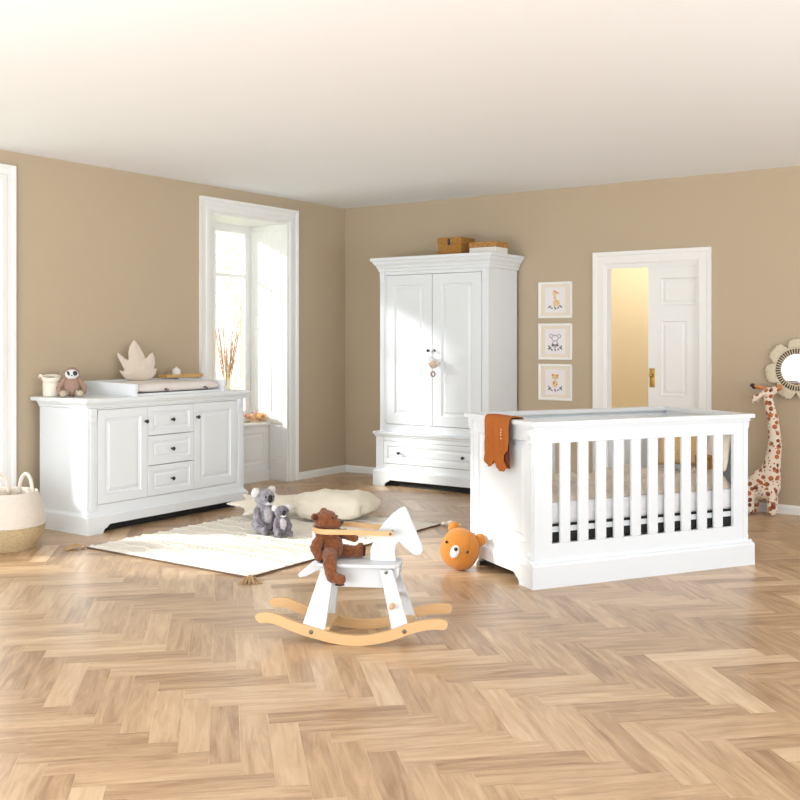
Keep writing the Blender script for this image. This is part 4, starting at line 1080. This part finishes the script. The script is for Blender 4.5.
# ---------------------------------------------------------------- koalas on the rug
def koala(name, loc, rz, s, m_body, m_arm, label):
    t = thing(name, label, 'soft toy', loc, rz)
    def S(p): return tuple(a*s for a in p)
    def el(bm, c, r, rot=None): ell(bm, S(c), tuple(a*s for a in (r if hasattr(r, '__len__') else (r,)*3)), rot)
    # faces -y
    bm = nb(); el(bm, (0, 0.01, 0.34), (0.23, 0.22, 0.33)); el(bm, (0, 0.02, 0.17), (0.26, 0.24, 0.17)); el(bm, (0, -0.04, 0.76), (0.235, 0.20, 0.195)); el(bm, (0, 0.0, 0.58), (0.15, 0.14, 0.12))
    remesh(obj('body', bm, m_body, t, True), 0.008*s/0.33+0.001, 3)
    for q in (-1, 1):
        bm = nb(); cap(bm, S((q*0.18, -0.03, 0.50)), S((q*0.25, -0.13, 0.32)), 0.075*s, 0.065*s); cap(bm, S((q*0.25, -0.13, 0.32)), S((q*0.15, -0.24, 0.18)), 0.065*s, 0.06*s); remesh(obj('arm', bm, m_arm, t, True), 0.007)
        bm = nb(); cap(bm, S((q*0.17, -0.08, 0.11)), S((q*0.20, -0.28, 0.085)), 0.10*s, 0.075*s); el(bm, (q*0.20, -0.31, 0.10), (0.075, 0.05, 0.095)); remesh(obj('leg', bm, m_arm, t, True), 0.007)
        bm = nb(); el(bm, (q*0.22, 0.0, 0.89), (0.105, 0.06, 0.105), eul(0, q*20, 0)); 
        for k in range(60):
            a = random.uniform(0, 2*PI); p = Vector(S((q*0.22+0.095*math.cos(a), -0.01, 0.89+0.095*math.sin(a)))); d = Vector((math.cos(a), random.uniform(-0.4, 0.4), math.sin(a)))
            sd_ = d.orthogonal().normalized()*0.006*s/0.33
            bm.faces.new([bm.verts.new(p-sd_), bm.verts.new(p+sd_), bm.verts.new(p+d*0.03*s)])
        ear = obj('ear', bm, M['fluff'], t, True); ear['label'] = 'fluffy white ear'
        bm = nb(); el(bm, (q*0.105, -0.215, 0.80), 0.022); obj('eye', bm, M['nose'], t, True)
    bm = nb(); el(bm, (0, -0.085, 0.36), (0.150, 0.142, 0.24)); o = obj('chest_patch', bm, M['chest'], t, True); o['label'] = 'pale chest patch'
    bm = nb(); el(bm, (0, -0.165, 0.655), (0.105, 0.07, 0.05)); o = obj('chin', bm, M['fluff'], t, True)
    bm = nb(); el(bm, (0, -0.235, 0.755), (0.060, 0.045, 0.090)); obj('nose', bm, M['nose'], t, True)
    return t
koala('koala_toy', (1.620, -2.985, 0.021), 82, 0.318, M['koala'], M['koala_dark'], 'larger grey plush koala with fluffy white ears sitting on the rug')
koala('koala_toy', (1.800, -3.000, 0.021), 62, 0.215, M['koala_dark'], M['koala_dark'], 'smaller grey plush koala leaning beside the larger one on the rug')

# ---------------------------------------------------------------- floor cushions behind the koalas
leafpts = smooth_closed([(-0.30, 0.0), (-0.16, 0.07), (-0.20, 0.18), (-0.05, 0.16), (0.03, 0.28), (0.10, 0.16), (0.26, 0.17), (0.22, 0.03), (0.30, -0.06), (0.16, -0.10), (0.12, -0.24), (0.0, -0.15), (-0.13, -0.22), (-0.15, -0.08)], 4)
outline_cushion('cream_star_cushion', leafpts, 0.13, M['cream'], 'cream fabric cushion with pointed lobes on the rug behind the koalas', 'cushion', (1.20, -2.52, 0.118), (math.radians(-76), 0, math.radians(35)))
def blob_cushion(name, loc, rz, r, m, label, cat, amp=0.05):
    bm = nb(); ell(bm, (0, 0, r[2]), r, None, 48, 28, 0.72)
    for v in bm.verts:
        n_ = noise.noise(v.co*6)+0.5*noise.noise(v.co*14)
        d = Vector((v.co.x, v.co.y, v.co.z-r[2])); v.co += d.normalized()*n_*amp*0.4
        if v.co.z < 0: v.co.z = 0
    o = obj(name, bm, m, None, True, loc); o.rotation_euler = (0, 0, math.radians(rz)); tag(o, label, cat); return o
blob_cushion('floor_cushion', (1.66, -2.23, 0.020), 30, (0.31, 0.25, 0.098), M['cream'], 'large soft cream floor cushion lying at the far end of the rug', 'cushion', 0.13)

# ---------------------------------------------------------------- orange bear cushion
be = thing('bear_cushion', 'round mustard orange bear face cushion on the floor by the cot', 'cushion', (3.284, -3.087, 0.0))
be.scale = (0.90, 0.90, 0.91)
# frame: local x to the right of the face, -y out of the face
Rb = (Matrix.Rotation(math.radians(14), 3, 'Z') @ Matrix.Rotation(math.radians(-12), 3, 'X') @ Matrix.Rotation(math.radians(20), 3, 'Y'))
cb = Vector((0, 0, 0.134))
def bp_(x, y, z): return cb + Rb @ Vector((x, y, z))
bm = nb(); ell(bm, cb, (0.128, 0.095, 0.132), Rb, 36, 24, 0.86)
for v in bm.verts:
    if v.co.z < 0: v.co.z = 0
head = obj('head', bm, M['bear_orange'], be, True)
for s in (-1, 1):
    bm = nb(); ell(bm, bp_(s*0.098, 0.01, 0.108), (0.040, 0.026, 0.040), Rb); obj('ear', bm, M['bear_orange'], be, True)
    bm = nb(); ell(bm, bp_(s*0.078, -0.086, 0.012), (0.0085, 0.007, 0.010), Rb); obj('eye', bm, M['nose'], be, True)
bm = nb(); ell(bm, bp_(0.0, -0.090, -0.020), (0.030, 0.014, 0.044), Rb); mz = obj('muzzle', bm, M['fluff'], be, True)
bm = nb(); ell(bm, bp_(0.004, -0.104, -0.002), (0.013, 0.007, 0.013), Rb); obj('nose', bm, M['nose'], mz, True)

# ---------------------------------------------------------------- rocking horse
ho = thing('rocking_horse', 'small white and beech rocking horse in the foreground carrying a brown teddy', 'rocking horse', (3.600, -4.499, 0), 28)
def prism_smooth(bm, pts, axis, a0, a1): prism(bm, pts, axis, a0, a1)
cl_ = [(-0.435, 0.098), (-0.42, 0.108), (-0.385, 0.112), (-0.35, 0.106), (-0.30, 0.088), (-0.23, 0.064), (-0.16, 0.046), (-0.09, 0.030), (-0.02, 0.0225), (0.05, 0.024), (0.12, 0.036), (0.19, 0.056), (0.25, 0.080), (0.31, 0.098), (0.36, 0.106), (0.40, 0.106), (0.425, 0.100)]
def smooth_open(pts, n=4):
    out = []
    for i in range(len(pts)-1):
        p0 = Vector(pts[max(0, i-1)]); p1 = Vector(pts[i]); p2 = Vector(pts[i+1]); p3 = Vector(pts[min(len(pts)-1, i+2)])
        for s in range(n):
            t = s/n; out.append(0.5*((2*p1)+(-p0+p2)*t+(2*p0-5*p1+4*p2-p3)*t*t+(-p0+3*p1-3*p2+p3)*t**3))
    out.append(Vector(pts[-1])); return out
cl_ = smooth_open(cl_, 3)
def runner(v):
    up, dn = [], []
    for i, p in enumerate(cl_):
        t = (cl_[min(i+1, len(cl_)-1)]-cl_[max(i-1, 0)]).normalized(); n_ = Vector((-t.y, t.x))
        e = min(i, len(cl_)-1-i)/3.0; hw2 = 0.0225*min(1, math.sqrt(max(0.05, 1-(1-min(1, e))**2)))
        up.append(tuple(p+n_*hw2)); dn.append(tuple(p-n_*hw2))
    bm = nb(); prism(bm, dn+up[::-1], 'y', v-0.011, v+0.011)
    o = obj('runner', bm, M['birch'], ho)
    b_ = o.modifiers.new('bevel', 'BEVEL'); b_.width = 0.002; b_.segments = 2; b_.limit_method = 'ANGLE'; b_.angle_limit = 1.0
    s_ = -1 if v < 0 else 1
    for u, z in ((-0.185, 0.055), (0.235, 0.072)):
        bm = nb(); lathe(bm, [(0, 0), (0.010, 0), (0.010, 0.003), (0.006, 0.005), (0, 0.005)], 14, (u, v+s_*0.011, z), Matrix.Rotation(-s_*PI/2, 3, 'X')); obj('bolt', bm, M['steel'], o)
runner(-0.132); runner(0.132)
# legs
for v in (-1, 1):
    for pts, nm in (([(-0.150, 0.330), (-0.090, 0.330), (-0.125, 0.060), (-0.235, 0.060)], 'rear'), ([(0.115, 0.330), (0.172, 0.330), (0.262, 0.055), (0.180, 0.055)], 'front')):
        bm = nb(); A = []; B = []
        for (u, z) in pts:
            vv = v*(0.075+(0.330-z)/0.27*0.045); A.append(bm.verts.new((u, vv-0.0085, z))); B.append(bm.verts.new((u, vv+0.0085, z)))
        bm.faces.new(A); bm.faces.new(B[::-1])
        for i in range(4): bm.faces.new((A[i], B[i], B[(i+1) % 4], A[(i+1) % 4]))
        l_ = obj('leg', bm, M['whiteply'], ho); b_ = l_.modifiers.new('bevel', 'BEVEL'); b_.width = 0.003; b_.segments = 2
        u0 = -0.118 if nm == 'rear' else 0.145
        bm = nb(); lathe(bm, [(0, 0), (0.008, 0), (0.008, 0.003), (0, 0.005)], 14, (u0, v*(0.082+0.0045+0.002), 0.318), Matrix.Rotation(-v*PI/2, 3, 'X')); obj('bolt', bm, M['steel'], l_)
# body, seat, head board, tail
def hpart(nm, pts, v0, v1, m=M['whiteply'], bev=0.004):
    bm = nb(); prism(bm, pts, 'y', v0, v1); o = obj(nm, bm, m, ho); b_ = o.modifiers.new('bevel', 'BEVEL'); b_.width = bev; b_.segments = 2; b_.limit_method = 'ANGLE'; b_.angle_limit = 0.9; return o
for v in (-1, 1): hpart('side_board', [(-0.150, 0.334), (-0.110, 0.262), (-0.095, 0.240), (0.150, 0.240), (0.180, 0.262), (0.200, 0.300), (0.203, 0.334)], v*0.056-0.0075, v*0.056+0.0075)
seat = [(-0.185, -0.06), (-0.165, -0.088), (-0.13, -0.096), (0.15, -0.096), (0.185, -0.085), (0.203, -0.06), (0.203, 0.06), (0.185, 0.085), (0.15, 0.096), (-0.13, 0.096), (-0.165, 0.088), (-0.185, 0.06)]
bm = nb(); prism(bm, seat, 'z', 0.334, 0.350); o = obj('seat', bm, M['whiteply'], ho); b_ = o.modifiers.new('bevel', 'BEVEL'); b_.width = 0.004; b_.segments = 2
hp = [(0.190, 0.350), (0.192, 0.395), (0.197, 0.425), (0.211, 0.440), (0.228, 0.420), (0.252, 0.402), (0.270, 0.386), (0.288, 0.380), (0.308, 0.385), (0.319, 0.402), (0.316, 0.425), (0.300, 0.462), (0.285, 0.498), (0.268, 0.535), (0.254, 0.570), (0.240, 0.597), (0.234, 0.601), (0.215, 0.594), (0.180, 0.568), (0.140, 0.526), (0.115, 0.488), (0.092, 0.445), (0.078, 0.400), (0.072, 0.350)]
hpart('head_board', [(a-0.016 if b > 0.36 else a-0.01, b) for a, b in hp], -0.010, 0.010)
hpart('tail', [(-0.150, 0.334), (-0.186, 0.345), (-0.205, 0.340), (-0.230, 0.318), (-0.262, 0.292), (-0.278, 0.276), (-0.270, 0.264), (-0.240, 0.268), (-0.205, 0.285), (-0.180, 0.300), (-0.140, 0.290)], -0.010, 0.010)
bm = nb(); T = Matrix.Translation((-0.170, 0, 0.350)) @ Matrix.Rotation(math.radians(-8), 4, 'Y')
prism(bm, [(-0.070, 0), (0.070, 0), (0.072, 0.12), (0.060, 0.142), (-0.060, 0.142), (-0.072, 0.12)], 'x', -0.007, 0.007, T); obj('backrest', bm, M['whiteply'], ho)
# safety hoop
bm = nb(); hpth = [(0.176, -0.072, 0.488), (0.10, -0.074, 0.488), (0.03, -0.080, 0.492), (-0.05, -0.098, 0.495), (-0.12, -0.102, 0.495)]
for k in range(1, 12):
    a = PI*k/12; hpth.append((-0.12-0.082*math.sin(a), -0.102*math.cos(a), 0.495))
hpth += [(x, -y, z) for x, y, z in reversed(hpth[:5])]
sm = []
for i in range(len(hpth)-1):
    p0, p1, p2, p3 = [Vector(hpth[max(0, min(len(hpth)-1, i+d))]) for d in (-1, 0, 1, 2)]
    for s in range(4):
        t = s/4; sm.append(0.5*((2*p1)+(-p0+p2)*t+(2*p0-5*p1+4*p2-p3)*t*t+(-p0+3*p1-3*p2+p3)*t**3))
sm.append(Vector(hpth[-1]))
rows = []
for i, p in enumerate(sm):
    t = (sm[min(i+1, len(sm)-1)]-sm[max(i-1, 0)]); t.z = 0; t.normalize(); n_ = Vector((-t.y, t.x, 0))
    rows.append([bm.verts.new(p+n_*a+Vector((0, 0, b))) for a, b in ((-0.005, -0.011), (0.005, -0.011), (0.005, 0.011), (-0.005, 0.011))])
for i in range(len(rows)-1):
    for j in range(4): bm.faces.new((rows[i][j], rows[i][(j+1) % 4], rows[i+1][(j+1) % 4], rows[i+1][j]))
bm.faces.new(rows[0]); bm.faces.new(rows[-1][::-1]); hoop = obj('safety_hoop', bm, M['birch'], ho)
bm = nb(); tube(bm, [(0.163, -0.082, 0.488), (0.163, 0.082, 0.488)], 0.006, 12)
obj('hoop_pin', bm, M['steel'], ho, True)
bm = nb(); tube(bm, [(0.178, -0.150, 0.178), (0.178, 0.150, 0.178)], 0.011, 14); o = obj('foot_peg', bm, M['birch'], ho, True)
for u in (-0.135, 0.225):
    bm = nb(); box(bm, u-0.03, u+0.03, -0.121, 0.121, 0.058 if u < 0 else 0.062, 0.072 if u < 0 else 0.076, 0.003); obj('cross_board', bm, M['birch'], ho)

# ---------------------------------------------------------------- teddy on the horse
te = thing('teddy_bear', 'rust brown teddy bear sitting on the rocking horse inside its hoop', 'soft toy', (3.581, -4.509, 0.0), 28)
bm = nb()
ell(bm, (-0.104, 0, 0.410), (0.060, 0.055, 0.068)); ell(bm, (-0.114, 0, 0.454), (0.050, 0.054, 0.048)); ell(bm, (-0.122, -0.004, 0.482), (0.036, 0.038, 0.03))
ell(bm, (-0.124, -0.004, 0.530), (0.054, 0.050, 0.047)); cap(bm, (-0.09, -0.010, 0.522), (-0.068, -0.014, 0.518), 0.029, 0.021, 4)
remesh(obj('body', bm, M['teddy'], te, True), 0.005, 3)
def limb(nm, segs, m=M['teddy']):
    bm = nb()
    for a, b, r0, r1 in segs: cap(bm, a, b, r0, r1)
    return remesh(obj(nm, bm, m, te, True), 0.005, 3)
limb('arm', [((-0.145, -0.048, 0.462), (-0.158, -0.068, 0.415), 0.027, 0.026), ((-0.158, -0.068, 0.415), (-0.140, -0.076, 0.375), 0.025, 0.020)])
limb('arm', [((-0.100, 0.045, 0.462), (-0.045, 0.052, 0.458), 0.025, 0.023), ((-0.045, 0.052, 0.458), (0.002, 0.045, 0.440), 0.022, 0.018)])
limb('leg', [((-0.100, -0.048, 0.382), (-0.085, -0.098, 0.372), 0.036, 0.032), ((-0.085, -0.112, 0.362), (-0.072, -0.132, 0.300), 0.030, 0.025), ((-0.066, -0.132, 0.300), (-0.030, -0.138, 0.292), 0.025, 0.024)])
limb('leg', [((-0.085, 0.035, 0.384), (-0.01, 0.038, 0.382), 0.034, 0.028), ((-0.01, 0.038, 0.382), (0.022, 0.034, 0.380), 0.028, 0.027), ((0.028, 0.034, 0.376), (0.030, 0.030, 0.402), 0.023, 0.020)])
bm = nb(); ell(bm, (0.049, 0.028, 0.388), (0.007, 0.020, 0.028)); o = obj('paw_pad', bm, M['teddy_dark'], te, True); o['label'] = 'dark sole of the foot'
bm = nb(); ell(bm, (-0.034, -0.142, 0.269), (0.022, 0.017, 0.005)); o = obj('paw_pad', bm, M['teddy_dark'], te, True); o['label'] = 'dark sole of the foot'
for s, (x, y, z) in ((-1, (-0.168, -0.040, 0.549)), (1, (-0.142, 0.038, 0.562))):
    bm = nb(); ell(bm, (x, y, z), (0.018, 0.011, 0.018)); e_ = obj('ear', bm, M['teddy'], te, True)
    bm = nb(); ell(bm, (x+0.004, y-0.008*(1 if s < 0 else -1), z-0.001), (0.012, 0.008, 0.012)); obj('inner_ear', bm, M['teddy_dark'], e_, True)
bm = nb(); ell(bm, (-0.048, -0.016, 0.524), (0.009, 0.010, 0.008)); obj('nose', bm, M['nose'], te, True)
for y in (-0.038, 0.014):
    bm = nb(); ell(bm, (-0.084 if y < 0 else -0.076, y, 0.546), 0.0055); obj('eye', bm, M['nose'], te, True)
